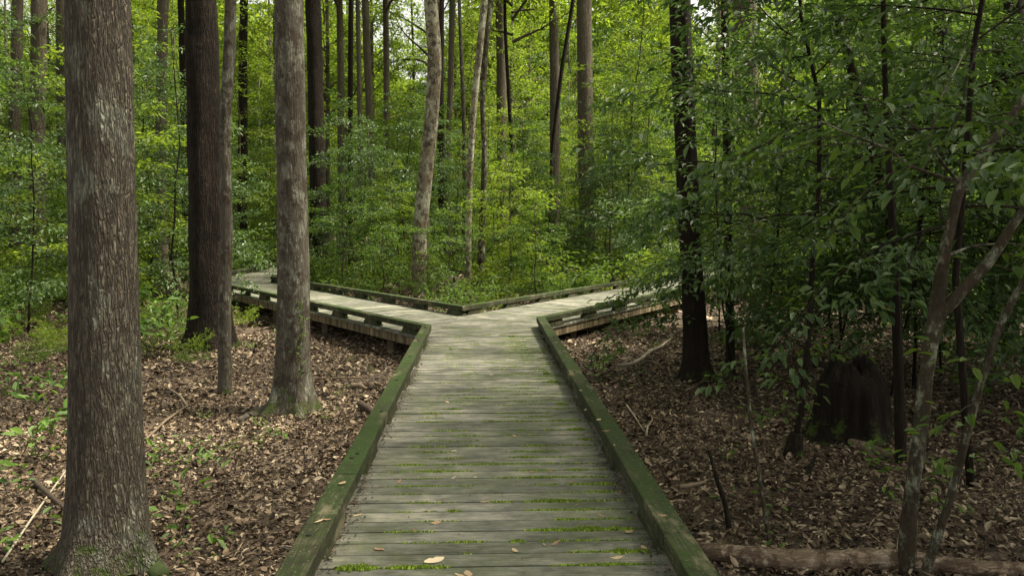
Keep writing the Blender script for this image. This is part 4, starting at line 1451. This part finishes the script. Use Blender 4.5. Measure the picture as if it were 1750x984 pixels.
# small vine on the blotched trunk
def vine():
    r = np.random.default_rng(2)
    b = at_ground(500, 706)
    Y = b.y - .22
    P = [np.array(at_y(px, py, Y)) for px, py in ((505, 690), (508, 660), (515, 630), (508, 600), (516, 570), (520, 540), (512, 515))]
    F = P[0].copy()
    g = Geo(); smooth_tube(g, [p - F for p in P], np.full(len(P), .004), 6)
    root = empty('climbing_vine', F)
    tag(root, 'small green vine climbing the blotched grey trunk', 'vine')
    link('stem', g.mesh('vine'), M['bark_twig'], root)
    V, q, t = crown_leaves([np.array([p - F for p in P])], r, 55, .05, .8, .09, True)
    link('leaves', mesh_np('vl', V, q, t), M['leaf_mid'], root)


vine()

# ------------------------------------------------------------------ leaves fallen on the deck
FL = []
for i in range(4):
    r = np.random.default_rng(700 + i)
    n = 14; a = np.linspace(0, 2 * np.pi, n, endpoint=False)
    rad = .5 * (1 + .12 * np.cos(2 * a) + r.normal(0, .08, n)) * np.array([1 if abs(math.sin(x)) > .2 or math.cos(x) < 0 else 1.25 for x in a])
    asp = [.55, .45, .8, .35][i]
    x, y = rad * np.cos(a), rad * np.sin(a) * asp
    z = .10 * (x ** 2) * 2 + .45 * y ** 2 + .02 * r.standard_normal(n)
    V = np.r_[np.c_[x, y, z + .01], np.c_[x * .5, y * .5, .3 * z + .015 * r.standard_normal(n) + .03], [[0, 0, .02]]]
    q = [[k, (k + 1) % n, n + (k + 1) % n, n + k] for k in range(n)]
    t = [[n + k, n + (k + 1) % n, 2 * n] for k in range(n)]
    me = mesh_np('fallen', V, q, t, True); me.materials.append(M['fallen']); FL.append(me)
rl = random.Random(99)
spots = [(948, 928, 1.1), (1054, 952, 1.0), (708, 906, .7), (648, 938, .8), (610, 880, .9), (828, 857, .8), (845, 867, .5), (682, 822, .9), (812, 815, .6), (765, 687, 1.2), (905, 673, 1.2), (855, 713, .9), (880, 745, 1.0), (775, 770, .8),
         (775, 816, .6), (1027, 880, .8), (1075, 908, .8), (745, 893, .9), (880, 940, .9), (785, 982, 1), (800, 980, .9), (690, 715, .9), (745, 709, .9), (700, 663, .7), (730, 770, .6), (960, 740, .9), (990, 742, .8), (1010, 790, .7), (908, 806, .8), (942, 805, .8),
         (975, 823, .7), (1060, 840, .9), (930, 930, .6), (985, 862, .7), (1100, 935, .6), (850, 700, .5), (920, 690, .5), (955, 660, .6), (800, 745, .5), (820, 560, 1), (765, 558, 1.1), (870, 552, 1), (790, 600, 1), (880, 590, .9), (900, 620, .9), (840, 640, .6), (700, 540, 1), (660, 520, 1), (640, 515, 1), (600, 505, 1.1),
         (960, 520, 1), (1000, 510, 1), (1040, 500, 1.1), (990, 505, .9), (930, 535, 1), (850, 545, .9), (420, 470, 1.3), (445, 475, 1.2), (430, 465, 1.2), (580, 500, 1), (770, 545, .9), (1086, 985, .6)]
for (px, py, s) in spots:
    p = at_z(px, py, .002)
    o = link('fallen_leaf', FL[rl.randrange(4)], None, None, p, rl.uniform(0, 6.28))
    o.scale = (.056 * s, .056 * s, .056 * s)
    o.rotation_euler = (rl.uniform(-.1, .1), rl.uniform(-.1, .1), rl.uniform(0, 6.28))
    wh = 'near end of the deck' if p.y < 4.5 else ('middle of the main deck' if p.y < 9.5 else 'deck around the fork')
    tag(o, f'dry tan leaf lying on the {wh}', 'leaf', 'dry leaves fallen on the boardwalk')
p = at_z(742, 957, .003)
me = FL[2].copy(); me.materials.clear(); me.materials.append(M['fallen_cream'])
o = link('fallen_leaf', me, None, None, p, .6); o.scale = (.085, .085, .06)
tag(o, 'large cream leaf lying face up at the near end of the deck', 'leaf')
for (px, py, s) in ((1088, 770, .8), (1035, 736, 1), (1050, 760, .6), (1023, 717, .8), (1133, 880, .7), (993, 667, .8), (975, 640, .8), (545, 890, .8), (558, 887, .7), (585, 825, .8), (1000, 700, .6), (733, 558, .7), (950, 585, .8)):
    p = at_z(px, py, BH + RH + .003)
    o = link('fallen_leaf', FL[rl.randrange(4)], None, None, p, rl.uniform(0, 6.28)); o.scale = (.055 * s,) * 3
    tag(o, 'small dry leaf resting on top of the ' + ('right' if px > 824 else 'left') + ' curb rail', 'leaf', 'dry leaves on the curb rails')


# ------------------------------------------------------------------ labels that single each repeat out
ORD = ['first', 'second', 'third', 'fourth', 'fifth', 'sixth', 'seventh', 'eighth', 'ninth', 'tenth', 'eleventh', 'twelfth', 'thirteenth', 'fourteenth', 'fifteenth',
       'sixteenth', 'seventeenth', 'eighteenth', 'nineteenth', 'twentieth']
same = {}
for o in C.objects:
    if o.parent is None and o.get('label') and o.get('group'): same.setdefault(o['label'], []).append(o)
for lab, os_ in same.items():
    if len(os_) < 2: continue
    os_.sort(key=lambda o: px_of(o.location.x, o.location.y, o.location.z))
    for k, o in enumerate(os_):
        wd = 'leftmost' if k == 0 else ('rightmost' if k == len(os_) - 1 else (ORD[k] + ' from left' if k < 20 else f'{k + 1}th from left'))
        o['label'] = f'{lab}, {wd}'
